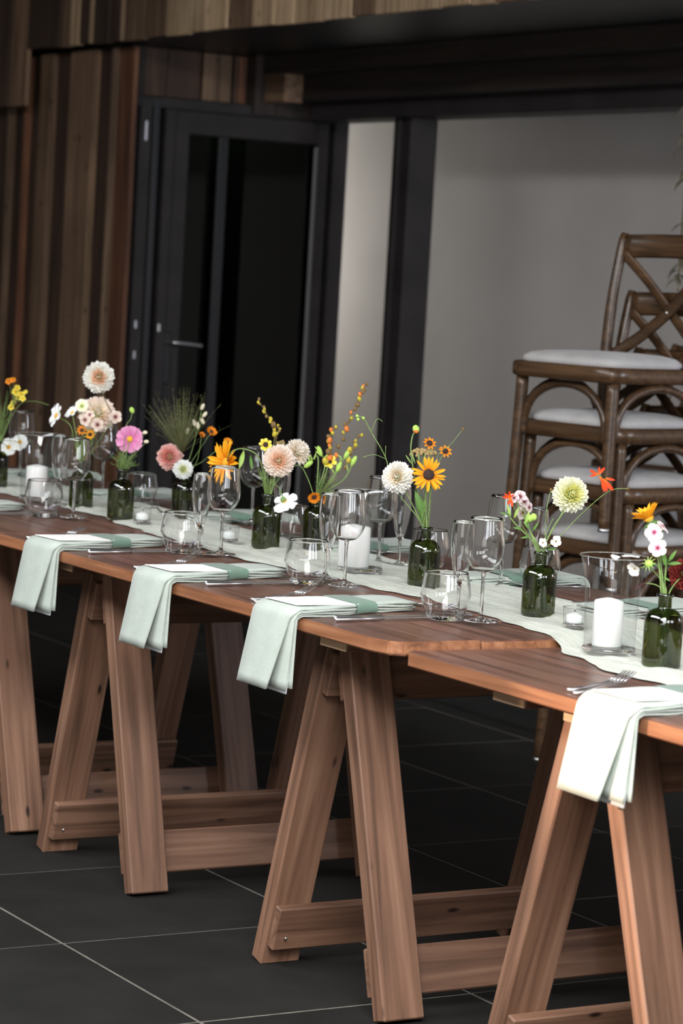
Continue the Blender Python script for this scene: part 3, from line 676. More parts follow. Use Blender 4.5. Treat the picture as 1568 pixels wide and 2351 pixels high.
# ------------------------------------------------------------------ flowers
def petalmesh(name, prof, cup=.15, curl=.1, notch=0, nw=5):
    vs, fs = [], []; n = len(prof)
    for i, wv in enumerate(prof):
        t = i/(n-1)
        for j in range(nw):
            s = -1+2*j/(nw-1); y = t - (notch*(1-abs(s)) if i == n-1 else 0) - (.10*abs(s)**2 if i == n-1 else 0)
            vs.append((s*wv/2, y, cup*wv*(s*s)+curl*t*t-.02*t))
    for i in range(n-1):
        for j in range(nw-1): a = i*nw+j; fs.append((a, a+1, a+nw+1, a+nw))
    return mesh(name, vs, fs)
PD = petalmesh('dahlia_petal', [.20, .46, .64, .66, .50, .20], .26, .20)
PR = petalmesh('ray_petal', [.10, .17, .22, .21, .15, .04], .3, -.06, .02, 3)
PC = petalmesh('cosmos_petal', [.12, .30, .48, .58, .60, .46], .16, -.06, .10, 7)
PO = petalmesh('round_petal', [.16, .42, .72, .86, .80, .46], .05, -.06, .02)
PLF = petalmesh('leaf_blade', [.04, .22, .32, .30, .18, .02], .25, -.18)
def put(me, name, parent, c, d, up, L, W, mat):
    d = V(d).normalized(); up = (V(up)-d*V(up).dot(d)); up = up.normalized() if up.length > 1e-5 else d.orthogonal().normalized()
    x = d.cross(up)
    mw = M(((x.x*W, d.x*L, up.x*L, c[0]), (x.y*W, d.y*L, up.y*L, c[1]), (x.z*W, d.z*L, up.z*L, c[2]), (0, 0, 0, 1)))
    return obj(name, me, mat, parent, mw)
def plant(name, label, cat, bkey, head, mids=(), r=.0013, mat=None, spread=None, group=None, end=None):
    """a stem standing in a bottle and rising to head (world point); returns the thing"""
    p, neck = BOT[bkey]; ang = random.random()*2*PI; o = V((math.cos(ang), math.sin(ang), 0))
    dh = (V(head)-neck); dh.z = 0; dh = dh.normalized() if dh.length > 1e-4 else o
    b = p + V((0, 0, .006)) - dh*.016 + o*.006
    e = empty(name, b, label, cat, group)
    pts = [b, neck + dh*.004 + o*.0035 - V((0, 0, .004))] + [V(m) for m in mids] + [V(head)]
    obj('stem', MB().tube(spline(pts, 6), [r*1.15]*1+[r]*(len(spline(pts, 6))-1), 6).mesh('stem'), mat or STEM, e)
    return e
def ring_axes(n):
    n = V(n).normalized(); x = n.orthogonal().normalized(); return n, x, n.cross(x)
def dahlia(e, c, n, R, mo, mi=None, N=95, open_=118):
    N = int(N*1.35)
    n, x, y = ring_axes(n); c = V(c)
    for i in range(N):
        t = (i+.5)/N; th = math.acos(max(-1, 1-(1-t)*(1-math.cos(math.radians(open_))))); ph = i*2.39996+random.uniform(-.1, .1)
        rad = x*math.cos(ph)+y*math.sin(ph); d0 = rad*math.sin(th)+n*math.cos(th); th2 = th*.93; d = rad*math.sin(th2)+n*math.cos(th2)
        u = -rad*math.cos(th2)+n*math.sin(th2)
        L = R*(.66-.20*t)*random.uniform(.93, 1.06); st = c + d0*R*(.33+.10*t) - n*R*.10
        put(PD, 'petal', e, st, d, u, L, L*(1.0-.25*t), (mi if (mi and t > .80) else mo))
    obj('calyx', MB().ball(c-n*R*.10, R*.42, 10, 6, n, .8).mesh('calyx'), LEAF.copy() if False else STEM, e)
def daisy(e, c, n, R, N, me, mat, discm, disc=.3, el=8, wid=1.0, back=True, layers=1, dstretch=.6, jit=.1, dname='disc'):
    n, x, y = ring_axes(n); c = V(c)
    for ly in range(layers):
        for i in range(N):
            ph = 2*PI*(i+.5*ly)/N+random.uniform(-jit, jit); a = math.radians(el+10*ly+random.uniform(-8, 8))
            rad = x*math.cos(ph)+y*math.sin(ph); d = rad*math.cos(a)+n*math.sin(a); u = -rad*math.sin(a)+n*math.cos(a)
            put(me, 'petal', e, c+rad*R*disc*.45, d, u, R*(1-disc*.4)*random.uniform(.9, 1.04), R*wid*random.uniform(.9, 1.1), mat)
    mb = MB(); mb.ball(c+n*R*.02, R*disc, 12, 7, n, dstretch)
    for i in range(26):
        t = (i+.5)/26; th = math.acos(1-t); ph = i*2.39996
        q = (x*math.cos(ph)+y*math.sin(ph))*math.sin(th)*R*disc+n*math.cos(th)*R*disc*dstretch; mb.ball(c+n*R*.02+q, R*disc*.13, 5, 3)
    obj(dname, mb.mesh(dname), discm, e)
    if back: obj('calyx', MB().ball(c-n*R*.10, R*.2, 8, 5, n, .6).mesh('calyx'), STEM, e)
def leaf(e, c, d, L, W=.9, mat=None, up=(0, 0, 1)): return put(PLF, 'leaf', e, c, d, up, L, L*W, mat or LEAF)
def hp_(key, px, py, dd=0): return atd(px, py, depth(BOT[key][0])+dd)
def sz(key, R): return R/pxm(BOT[key][0])

WHITE = petal('white_petal', srgb(236, 232, 205), srgb(246, 244, 236), srgb(250, 249, 246)); PURE = petal('pure_white_petal', srgb(240, 242, 225), srgb(248, 250, 248), srgb(250, 252, 252))
PEACH = petal('peach_white_petal', srgb(240, 214, 184), srgb(247, 228, 212), srgb(250, 240, 232)); PEACHI = petal('peach_heart_petal', srgb(236, 192, 152), srgb(245, 214, 190), srgb(249, 230, 216))
BLUSH = petal('blush_white_petal', srgb(240, 214, 170), srgb(247, 236, 220), srgb(250, 246, 240))
PINK = petal('pink_dahlia_petal', srgb(220, 150, 140), srgb(236, 182, 176), srgb(244, 208, 202)); PINKI = petal('pink_heart_petal', srgb(214, 128, 116), srgb(230, 160, 148), srgb(238, 182, 170))
LIMEW = petal('lime_white_petal', srgb(222, 222, 150), srgb(238, 238, 200), srgb(246, 246, 232)); LIMEI = petal('lime_heart_petal', srgb(222, 214, 120), srgb(234, 232, 160), srgb(240, 240, 190))
COSP = petal('cosmos_pink_petal', srgb(196, 104, 158), srgb(216, 128, 178), srgb(226, 156, 196))
YEL = petal('golden_petal', srgb(214, 120, 10), srgb(240, 160, 20), srgb(248, 178, 40)); ORA = petal('amber_petal', srgb(150, 70, 12), srgb(224, 130, 24), srgb(240, 150, 34))
LEM = petal('lemon_petal', srgb(214, 160, 20), srgb(236, 210, 60), srgb(244, 228, 110)); RED = petal('scarlet_petal', srgb(236, 120, 30), srgb(230, 78, 28), srgb(216, 56, 24))
PHP = petal('pink_eye_phlox_petal', srgb(200, 40, 110), srgb(246, 226, 228), srgb(250, 240, 238)); PHM = petal('mauve_phlox_petal', srgb(100, 34, 56), srgb(196, 174, 178), srgb(226, 212, 212))
PHC = petal('cream_phlox_petal', srgb(130, 44, 70), srgb(226, 204, 190), srgb(240, 226, 214)); MARO = petal('maroon_petal', srgb(90, 24, 28), srgb(120, 40, 40), srgb(140, 58, 52))
DARKD = noisy('dark_brown_disc', srgb(34, 20, 18), srgb(62, 38, 30), 300, .8); YELD = noisy('yellow_disc', srgb(200, 140, 20), srgb(232, 180, 50), 300, .8)
GRND = noisy('green_disc', srgb(120, 150, 60), srgb(160, 185, 90), 300, .8); SEED = noisy('seed_straw', srgb(206, 196, 168), srgb(228, 220, 196), 200, .8)
TAN = noisy('dried_yarrow', srgb(140, 118, 76), srgb(176, 152, 104), 300, .9); BUDO = noisy('orange_bud', srgb(190, 96, 40), srgb(220, 130, 50), 200, .6); BUDY = noisy('olive_bud', srgb(150, 140, 40), srgb(200, 180, 50), 200, .6); BUDB = noisy('brown_bud', srgb(96, 76, 44), srgb(130, 100, 56), 200, .7)
BUDG = noisy('lime_bud', srgb(150, 190, 80), srgb(176, 206, 100), 200, .6)

# bottle 0: yellow sprays at the frame edge
h = hp_(0, 33, 905); e = plant('yellow_spray', 'loose spray of tiny yellow flowers at the far left edge', 'flower', 0, h, [hp_(0, 15, 985)])
for px, py, R in ((20, 875, 9), (30, 872, 7), (40, 890, 8), (36, 900, 10), (48, 905, 9), (52, 915, 8), (30, 925, 8), (42, 912, 8), (58, 900, 6), (25, 935, 8)):
    c = hp_(0, px, py, random.uniform(-.02, .02)); obj('stem', MB().tube([h-V((0, 0, .03)), c], .0006, 4).mesh('twig'), STEM, e)
    n = dirv(random.uniform(-.5, .5), .5, 1)
    for k in range(5):
        nn, x, y = ring_axes(n); ph = 2*PI*k/5; put(PO, 'petal', e, c, x*math.cos(ph)+y*math.sin(ph), nn, sz(0, R), sz(0, R), LEM if py > 885 else ORA)
mb = MB(); q = BOT[0][1]
for k in range(70):
    t = hp_(0, random.uniform(-40, 26), random.uniform(890, 975), random.uniform(-.03, .03)); m_ = hp_(0, random.uniform(-14, 8), 1010)
    mb.tube([q, m_, t], [.0009, .0006, .0003], 3)
    for j in range(3): mb.ball(m_.lerp(t, .5+.17*j), .0012, 4, 3)
e = empty('grass_tuft', BOT[0][0]+V((0, 0, .01)), 'fine green grass tuft at the left frame edge', 'grass'); obj('grass_hair', mb.mesh('grass_hair'), STEM, e, kind='stuff')
h = hp_(0, 112, 930); plant('arching_sprig', 'thin bare stem arching right from the far left bottle', 'stem', 0, h, [hp_(0, 40, 935), hp_(0, 75, 921)], .0008)
for px, py, R, lab in ((20, 1027, 24, 'white daisy at the left edge beside the candle vase'), (46, 1015, 22, 'white daisy seen through the left candle vase')):
    c = hp_(0, px, py, .08); e = plant('white_daisy', lab, 'flower', 0, c, [], .001); daisy(e, c, dirv(-.3, .3, 1), sz(0, R), 10, PC, PURE, YELD, .22)

# bottle 1
h = hp_(1, 227, 866); e = plant('dahlia', 'tall pale peach dahlia rising highest on the left', 'flower', 1, h-dirv(0, .2, 1)*.01, [hp_(1, 248, 1000), hp_(1, 262, 965), hp_(1, 240, 915)], .0013, DSTEM)
dahlia(e, h, dirv(.05, -.05, 1), sz(1, 39), WHITE, PEACHI, 85)
h = hp_(1, 224, 950, .02); e = plant('dahlia', 'broad cream dahlia low above the left bottle, below the tall one', 'flower', 1, h); dahlia(e, h, dirv(.2, .35, 1), sz(1, 46), PEACH, BLUSH, 80)
c = hp_(1, 130, 955); e = plant('white_cosmos', 'white cosmos facing left over the left candle vase', 'flower', 1, c, [hp_(1, 170, 1010), hp_(1, 160, 975)]); daisy(e, c, dirv(-.9, .35, .45), sz(1, 30), 8, PC, PURE, YELD, .2, 14, 1.0)
c = hp_(1, 166, 948); e = plant('white_cosmos', 'smaller white cosmos between the left cosmos and cream dahlia', 'flower', 1, c); daisy(e, c, dirv(-.5, .6, .5), sz(1, 20), 7, PC, PURE, YELD, .22, 20)
c = hp_(1, 188, 932); e = plant('cream_blossom', 'small cream blossom above the white cosmos, left of cream dahlia', 'flower', 1, c); daisy(e, c, dirv(0, .3, 1), sz(1, 17), 7, PO, LIMEW, GRND, .25, 15)
for k, (px, py, R, nn, lab) in enumerate(((195, 964, 15, (-.3, -.1, 1), 'cream phlox floret with dark purple eye, leftmost of four'), (224, 975, 16, (.1, -.2, 1), 'cream phlox floret with dark purple eye, lowest of four'), (206, 952, 12, (0, .4, 1), 'cream phlox floret with dark eye, small and uppermost'), (265, 957, 17, (.5, 0, 1), 'cream phlox floret at the right under the bent dahlia stem'))):
    c = hp_(1, px, py, -.05); e = plant('phlox', lab, 'flower', 1, c, [], .0008, None, None, 'cream phlox florets'); daisy(e, c, dirv(*nn), sz(1, R), 5, PO, PHC, MARO, .16, 5, 1.0, True)
for px, py, R, lab in ((188, 988, 13, 'small orange flower low under the cream dahlia, left one'), (207, 998, 14, 'small golden flower low under the cream dahlia, right one')):
    c = hp_(1, px, py, -.03); e = plant('coreopsis', lab, 'flower', 1, c, [], .0009); daisy(e, c, dirv(-.1, .3, 1), sz(1, R), 9, PR, YEL if px > 200 else ORA, DARKD, .35, 10, 1.6)

# bottle 2
c = hp_(2, 298, 1008); e = plant('pink_cosmos', 'bright pink cosmos with yellow centre above its own bottle', 'flower', 2, c); daisy(e, c, dirv(.0, -.02, 1), sz(2, 34), 9, PC, COSP, YELD, .20, 4, .95)
c = hp_(2, 303, 942); e = plant('flower_bud', 'small lime bud on a bent stem above the pink cosmos', 'flower bud', 2, c, [hp_(2, 288, 985), hp_(2, 300, 962)], .0009); obj('bud', MB().ball(c, sz(2, 6), 8, 6, dirv(-.3, 1, .1), 1.3).mesh('bud'), BUDG, e)
for px, py, lab in ((333, 993, 'pale tiny bud right of the pink cosmos, upper'), (336, 1014, 'pale tiny bud right of the pink cosmos, lower')):
    c = hp_(2, px, py); e = plant('flower_bud', lab, 'flower bud', 2, c, [], .0006); obj('bud', MB().ball(c, sz(2, 4.5), 6, 5, dirv(1, .1, 0), 1.3).mesh('bud'), SEED, e)
def feathery(bk, cx0, cy0, wx, wy, n, name, lab, seed=0):
    mb = MB(); q = BOT[bk][1]
    for k in range(n):
        t = hp_(bk, cx0+random.uniform(-wx, wx), cy0+random.uniform(-wy, wy*.6), random.uniform(-.03, .03)); m_ = q.lerp(t, .5)+V((0, 0, .006)); mb.tube([q-V((0, 0, .02)), m_, t], [.0008, .0007, .0003], 4)
        for j in range(4):
            s = m_.lerp(t, .25*j); mb.tube([s, s+dirv(random.uniform(-1, 1), random.uniform(.2, 1), random.uniform(-.5, .5))*random.uniform(.006, .014)], [.0005, .0003], 3)
    e = empty(name, BOT[bk][0]+V((0, 0, .01)), lab, 'foliage'); obj('fine_foliage', mb.mesh('fine_foliage'), STEM, e, kind='stuff'); return e
feathery(2, 288, 1058, 34, 26, 34, 'feathery_foliage', 'feathery green foliage under the pink cosmos')
feathery(1, 192, 1020, 32, 34, 34, 'feathery_foliage', 'thin green stalks in the left bottle under the cream dahlia')

# bottle 3
h = hp_(3, 389, 1049); e = plant('dahlia', 'salmon pink dahlia left of the fine grass', 'flower', 3, h); dahlia(e, h, dirv(-.25, .1, 1), sz(3, 33), PINK, PINKI, 85)
h = hp_(3, 420, 1078, -.03); e = plant('scabious', 'round white scabious below the pink dahlia', 'flower', 3, h); dahlia(e, h, dirv(.1, .05, 1), sz(3, 25), PURE, LIMEW, 60, 100)
mb = MB(); q = BOT[3][1]; root = hp_(3, 416, 1040)
for k in range(130):
    a = random.gauss(.05, .40); Lr = random.uniform(60, 150)
    t = hp_(3, 412+math.sin(a)*Lr*1.0, 1035-math.cos(a)*Lr, random.uniform(-.05, .05)); m_ = root.lerp(t, .45)+V((0, 0, .004)); mb.tube([root, m_, t], [.0005, .0003, .00018], 3)
    for j in range(4):
        s = m_.lerp(t, .2+.2*j); en = s+dirv(random.uniform(-1, 1), random.uniform(.3, 1), random.uniform(-.6, .6))*random.uniform(.006, .016); mb.tube([s, en], .00018, 3); mb.ball(en, .0008, 4, 3)
for k in range(14): mb.tube([q-V((0, 0, .03)), root], .0008, 4)
e = empty('grass_tuft', BOT[3][0]+V((0, 0, .01)), 'wide airy fan of fine green grass above the pink dahlia', 'grass'); obj('grass_hair', mb.mesh('grass_hair'), noisy('airy_grass', srgb(84, 92, 52), srgb(120, 118, 78), 30, .7), e, kind='stuff')
e = plant('bunny_tail_grass', 'spray of pale bunny tail seed heads right of the fine grass', 'grass', 3, hp_(3, 462, 945), [hp_(3, 445, 1020)], .0008)
for k, (px, py, a) in enumerate(((465, 934, .5), (470, 952, .8), (465, 967, -.5), (446, 971, -.2), (454, 977, 0), (430, 990, .4))):
    c = hp_(3, px, py); obj('stem', MB().tube([hp_(3, 450, 1000), c], .0005, 4).mesh('twig'), STEM, e); obj('seed_head', MB().ball(c, sz(3, 4.5), 7, 6, dirv(a, 1, 0), 1.9).mesh('seed_head'), SEED, e)
for k, (px, py, R, lab) in enumerate(((485, 992, 15, 'small amber flower upper right of the bunny tails'), (463, 999, 9, 'tiny amber flower below the bunny tails'), (522, 1016, 13, 'amber bud flower above the orange rudbeckia'))):
    c = hp_(3, px, py); e = plant('coreopsis', lab, 'flower', 3, c, [hp_(3, 440+k*12, 1060)], .0006); daisy(e, c, dirv(.4, .5, .6), sz(3, R), 8, PR, ORA, DARKD, .35, 25, 1.8, True, 2)

# bottle 4
c = hp_(4, 520, 1062, .06); e = plant('rudbeckia', 'large orange rudbeckia with long ragged petals behind the second wine glass', 'flower', 4, c, [hp_(4, 606, 1090), hp_(4, 590, 1045), hp_(4, 555, 1030), hp_(4, 530, 1040)], .0016)
daisy(e, c, dirv(-.75, .15, .55), sz(4, 58), 16, PR, YEL, YELD, .2, 12, .9, True, 2)
leaf(e, hp_(4, 560, 1035), dirv(-.25, -1, .2), sz(4, 44), .8, LIME, dirv(0, 0, 1)); leaf(e, hp_(4, 575, 1045), dirv(.1, -1, .1), sz(4, 36), .6, LEAF, dirv(0, 0, 1))
h = hp_(4, 640, 1058, -.03); e = plant('dahlia', 'full peach dahlia at centre left, facing forward', 'flower', 4, h); dahlia(e, h, dirv(0, .0, 1), sz(4, 40), PEACH, PEACHI, 100, 122)
h = hp_(4, 684, 1037, .05); e = plant('dahlia', 'cream and blush dahlia behind the peach one, facing away', 'flower', 4, h); dahlia(e, h, dirv(.55, .35, .5), sz(4, 34), BLUSH, None, 80, 112)
c = hp_(4, 610, 1021, -.02); e = plant('coreopsis', 'small yellow flower with dark eye, upper left of peach dahlia', 'flower', 4, c); daisy(e, c, dirv(-.1, .1, 1), sz(4, 16), 8, PO, LEM, DARKD, .38, 8, .6)
def wand(bk, pts, n, lab, mats, R=5, name='bud_wand', dd=0):
    P = spline([hp_(bk, x, y, dd) for x, y in pts], 6); e = plant(name, lab, 'flower stem', bk, P[0], [], .0009, DSTEM)
    obj('stem', MB().tube(P, [.0009]*(len(P)-1)+[.0004], 5).mesh('wand'), DSTEM, e)
    for k in range(n):
        t = .12+.86*k/max(1, n-1); f = t*(len(P)-1); i = min(int(f), len(P)-2); c = P[i].lerp(P[i+1], f-i) + dirv(random.uniform(-1, 1), random.uniform(-.3, .6), random.uniform(-.5, .5))*sz(bk, 4)
        obj('bud', MB().ball(c, sz(bk, R*random.uniform(.6, 1.1)*(1.15-.5*t)), 6, 5, dirv(random.uniform(-.5, .5), 1, 0), 1.25).mesh('bud'), mats[k % len(mats)], e)
    return e
wand(4, [(630, 1005), (622, 970), (606, 940), (593, 918)], 12, 'yellow budded wand leaning left above the peach dahlia', [BUDY, BUDY, BUDB], 6)
wand(4, [(634, 1010), (638, 990), (642, 975)], 6, 'short olive bud sprig behind the yellow coreopsis', [BUDB, BUDY], 4)
c = hp_(4, 644, 1018, .02); e = plant('dried_blossom', 'small tan dried blossom above the peach dahlia', 'flower', 4, c, [], .0008); mb = MB()
for k in range(18): mb.ball(c+dirv(random.uniform(-1, 1), random.uniform(-.5, .6), random.uniform(-1, 1))*sz(4, random.uniform(3, 11)), sz(4, 3), 5, 4)
obj('floret_cluster', mb.mesh('floret_cluster'), TAN, e)
c = hp_(4, 721, 1141, -.04); e = plant('coreopsis', 'drooping amber flower on a bent stem right of peach dahlia', 'flower', 4, c, [hp_(4, 640, 1100), hp_(4, 683, 1068), hp_(4, 705, 1095)], .0012); daisy(e, c, dirv(.1, -.5, .8), sz(4, 17), 9, PR, ORA, DARKD, .35, 15, 1.6, True, 2)
c = hp_(4, 652, 1150, -.05); e = plant('white_cosmos', 'white cosmos nodding down against the dark bottle', 'flower', 4, c, [hp_(4, 620, 1110), hp_(4, 640, 1120)], .0012); daisy(e, c, dirv(.35, -.55, -.45), sz(4, 36), 8, PC, PURE, YELD, .18, 12, 1.0)
obj('sepal', MB().ball(c+dirv(-.25, .45, .1)*.004, sz(4, 7), 8, 5).mesh('sepal'), STEM, e)
feathery(4, 612, 1100, 26, 26, 22, 'feathery_foliage', 'thin green stalks in the peach dahlia bottle')

# bottle 5
c = hp_(5, 757, 1060); e = plant('coreopsis', 'pale yellow flower with dark eye among green buds', 'flower', 5, c); daisy(e, c, dirv(-.1, .3, 1), sz(5, 17), 6, PO, LEM, DARKD, .3, 8, .75)
for px, py, mid, lab in ((708, 1066, (730, 1050), 'light green pod stem pointing left, beside the yellow flower'), (734, 1036, (746, 1070), 'upright green bud left of the yellow flower'), (797, 1042, (770, 1085), 'tall green podded stem right of the yellow flower'), (812, 1058, (790, 1100), 'rightmost green podded stem of the hidden bottle'), (778, 1072, (765, 1100), 'short green bud stem under the yellow flower')):
    c = hp_(5, px, py); e = plant('green_pod_sprig', lab, 'flower stem', 5, c, [hp_(5, *mid)], .0017); dv = c-hp_(5, *mid)
    obj('pod', MB().ball(c, sz(5, 6), 7, 6, dv, 2.2).mesh('pod'), BUDG, e)
    for k in range(3): leaf(e, hp_(5, *mid).lerp(c, .4+.25*k), dirv(random.uniform(-1, 1), .7, .3), sz(5, 20), .6, LIME, dirv(0, .3, 1))
wand(5, [(768, 1080), (787, 1000), (805, 955), (828, 905), (840, 884)], 18, 'tallest wand of orange buds right of centre', [BUDO, BUDB, BUDB, BUDY], 6)
wand(5, [(745, 1075), (760, 1030), (758, 1005), (768, 978)], 13, 'short thick wand of golden buds left of the tallest one', [BUDY, ORA if False else BUDO, BUDB], 7)
wand(5, [(785, 1085), (803, 1040), (815, 1018), (828, 1000)], 10, 'olive budded wand leaning right over the post', [BUDB, BUDY], 6)
feathery(5, 755, 1115, 28, 40, 30, 'feathery_foliage', 'upright thin green stalks behind the front flute')

# bottle 6
h = hp_(6, 912, 1095, -.02); e = plant('dahlia', 'full white dahlia beside the black-eyed yellow flower', 'flower', 6, h); dahlia(e, h, dirv(-.25, .1, 1), sz(6, 39), WHITE, BLUSH, 105, 122)
c = hp_(6, 984, 1090, -.03); e = plant('rudbeckia', 'golden black-eyed rudbeckia facing forward', 'flower', 6, c, [hp_(6, 976, 1150)], .0018); daisy(e, c, dirv(.05, .05, 1), sz(6, 43), 13, PR, YEL, DARKD, .31, 3, .78, True, 2, .55, .16)
leaf(e, hp_(6, 972, 1195), dirv(-.25, 1, .3), sz(6, 74), .75, LEAF, dirv(.2, 0, 1)); leaf(e, hp_(6, 966, 1205), dirv(.1, 1, .3), sz(6, 60), .6, LEAF, dirv(-.3, 0, 1))
c = hp_(6, 972, 1042, .03); e = plant('dried_yarrow', 'flat tan dried yarrow head above the black-eyed flower', 'flower', 6, c); mb = MB()
for k in range(90):
    a, q_ = random.random()*2*PI, random.random()**.5; mb.ball(c+(_r*math.cos(a)*30+V((_a.x, _a.y, 0))*math.sin(a)*22)*(q_/pxm(c))+V((0, 0, 1))*((1-q_*q_)*9+random.uniform(-4, 4))/pxm(c), sz(6, 4), 5, 4)
obj('floret_cluster', mb.mesh('floret_cluster'), TAN, e)
for k in range(4): leaf(e, hp_(6, 945+8*k, 1065), dirv(-.6+.3*k, .9, .2), sz(6, 26), .5, STEM, dirv(0, 0, 1))
for px, py, R, lab in ((986, 1018, 17, 'amber flower with dark eye above the yarrow'), (1022, 1036, 17, 'amber and maroon flower right of the yarrow')):
    c = hp_(6, px, py, .02); e = plant('coreopsis', lab, 'flower', 6, c, [hp_(6, 990, 1100)], .0008); daisy(e, c, dirv(.2, .35, .8), sz(6, R), 9, PR, ORA, DARKD, .42, 8, 1.6)
c = hp_(6, 955, 985); e = plant('seed_pod', 'grey green seed pod on a stout stem behind the white dahlia', 'flower bud', 6, c, [hp_(6, 946, 1060), hp_(6, 945, 1010)], .0015); obj('pod', MB().ball(c, sz(6, 10), 8, 6, dirv(1, .3, 0), .8).mesh('pod'), BUDG, e); obj('bud', MB().ball(c+dirv(.0, -.6, .5)*.006, sz(6, 6), 7, 5).mesh('bud'), BUDO, e)
c = hp_(6, 1063, 985); e = plant('thin_bud_sprig', 'hair-thin curved stem with a dark bud, far right of the white dahlia', 'flower stem', 6, c, [hp_(6, 1000, 1060), hp_(6, 1035, 1020)], .0006); obj('bud', MB().ball(c, sz(6, 4), 6, 5).mesh('bud'), BUDB, e)
e = plant('thin_branch', 'thin green branch leaning left above the white dahlia', 'flower stem', 6, hp_(6, 820, 955), [hp_(6, 905, 1120), hp_(6, 885, 1050), hp_(6, 852, 992), hp_(6, 836, 962)], .0011)
for a, b in (((852, 992), (878, 968)), ((888, 1055), (832, 1050)), ((885, 1050), (886, 1030))): obj('twig', MB().tube(spline([hp_(6, *a), hp_(6, (a[0]+b[0])/2, min(a[1], b[1])-6), hp_(6, *b)], 4), .0007, 5).mesh('twig'), STEM, e)
for px, py in ((820, 955), (822, 963), (834, 960)): obj('bud', MB().ball(hp_(6, px, py), sz(6, 4), 6, 5).mesh('bud'), BUDG, e)
feathery(6, 975, 1150, 16, 30, 12, 'feathery_foliage', 'thin green stalks in the white dahlia bottle')

# bottle 7
h = hp_(7, 1311, 1135); e = plant('dahlia', 'round lime white dahlia above the right-hand bottle', 'flower', 7, h-dirv(.2, .1, 1)*.012, [hp_(7, 1268, 1215), hp_(7, 1290, 1180)], .0016); dahlia(e, h, dirv(.25, .08, 1), sz(7, 45), LIMEW, LIMEI, 115, 126)
c = hp_(7, 1374, 1088, -.02); e = plant('crocosmia', 'orange red crocosmia on a long slanting stem', 'flower', 7, hp_(7, 1445, 1122), [hp_(7, 1285, 1232), hp_(7, 1340, 1175), hp_(7, 1400, 1127)], .0009)
obj('stem', MB().tube([hp_(7, 1402, 1127), hp_(7, 1390, 1105), c], .0007, 5).mesh('twig'), STEM, e)
for k, (px, py, dx, dy, L) in enumerate(((1372, 1090, -1, .6, 24), (1372, 1090, .9, .9, 26), (1372, 1090, -.8, -.1, 20), (1374, 1088, .1, 1, 18), (1376, 1094, .4, -.6, 22), (1380, 1100, .5, -1, 34), (1384, 1100, .8, -.9, 38), (1390, 1098, 1, -.2, 24), (1382, 1102, .2, -1, 30))):
    put(PR, 'petal', e, hp_(7, px, py, -.02), dirv(dx, dy, .2), dirv(0, 0, 1), sz(7, L), sz(7, L*1.25), RED)
for px, py in ((1441, 1122), (1265, 1124)): obj('bud', MB().ball(hp_(7, px, py), sz(7, 3.5), 6, 5).mesh('bud'), BUDB, e)
for k, (px, py, R, nn, lab) in enumerate(((1194, 1140, 17, (0, .4, 1), 'mauve phlox floret, uppermost of the cluster over the wine glass'), (1180, 1143, 13, (-.4, .5, 1), 'mauve phlox floret beside the red petals'), (1204, 1152, 15, (.5, .2, 1), 'mauve phlox floret, rightmost of the cluster'), (1215, 1165, 13, (.8, 0, .8), 'pale phlox floret at the right rim of the cluster'), (1200, 1178, 17, (0, -.3, 1), 'dark mauve phlox floret, lowest of the cluster'))):
    c = hp_(7, px, py, random.uniform(-.02, .02)); e = plant('phlox', lab, 'flower', 7, c, [hp_(7, 1215, 1215)], .0009, None, None, 'mauve phlox florets'); daisy(e, c, dirv(*nn), sz(7, R), 5, PO, PHM, MARO, .18, 6, 1.0)
e = plant('crocosmia', 'small scarlet crocosmia left of the mauve phlox', 'flower', 7, hp_(7, 1172, 1143), [hp_(7, 1195, 1200)], .0008)
for dx, dy, L in ((-.9, .6, 20), (-1, .1, 22), (.2, -1, 24), (-.3, -.8, 20), (.5, .6, 14), (-.2, 1, 18)): put(PR, 'petal', e, hp_(7, 1172, 1143, -.02), dirv(dx, dy, .4), dirv(0, 0, 1), sz(7, L), sz(7, L*1.25), RED)
e = plant('leafy_sprig', 'leafy green stem leaning left out of the lime dahlia bottle', 'foliage', 7, hp_(7, 1165, 1180), [hp_(7, 1215, 1235), hp_(7, 1185, 1205)], .0018)
for px, py, dx, dy, L in ((1172, 1185, -.3, 1, 30), (1168, 1182, -1, .3, 22), (1180, 1190, .4, 1, 30), (1205, 1205, .3, 1, 36), (1200, 1215, -1, .2, 24), (1222, 1220, .5, .8, 26), (1215, 1215, -.6, .8, 24), (1255, 1262, .8, .1, 26), (1215, 1232, -.7, -.1, 22)): leaf(e, hp_(7, px, py, -.01), dirv(dx, dy, .4), sz(7, L), .7, LEAF if L < 30 else LIME, dirv(0, .2, 1))
for px, py in ((1216, 1190), (1225, 1187)): obj('bud', MB().ball(hp_(7, px, py, -.01), sz(7, 8), 8, 6, None, 1.1).mesh('bud'), BUDG, e)
for px, py, R, lab in ((1276, 1243, 15, 'small white blossom low right at the bottle mouth'), (1246, 1246, 12, 'small white blossom low left at the bottle mouth')):
    c = hp_(7, px, py, -.03); e = plant('white_blossom', lab, 'flower', 7, c, [], .0008); daisy(e, c, dirv(.5, .1, 1), sz(7, R), 5, PO, WHITE, BUDB, .15, 10)
for k, (px, py, md) in enumerate(((1265, 1125, (1255, 1170)), (1270, 1190, (1255, 1225)), (1295, 1175, (1270, 1215)))): plant('wiry_sprig', ('wiry bare stem with a bud left of the lime dahlia', 'short wiry stem under the lime dahlia', 'wiry green stem along the lime dahlia stalk')[k], 'stem', 7, hp_(7, px, py), [hp_(7, *md)], .0008)

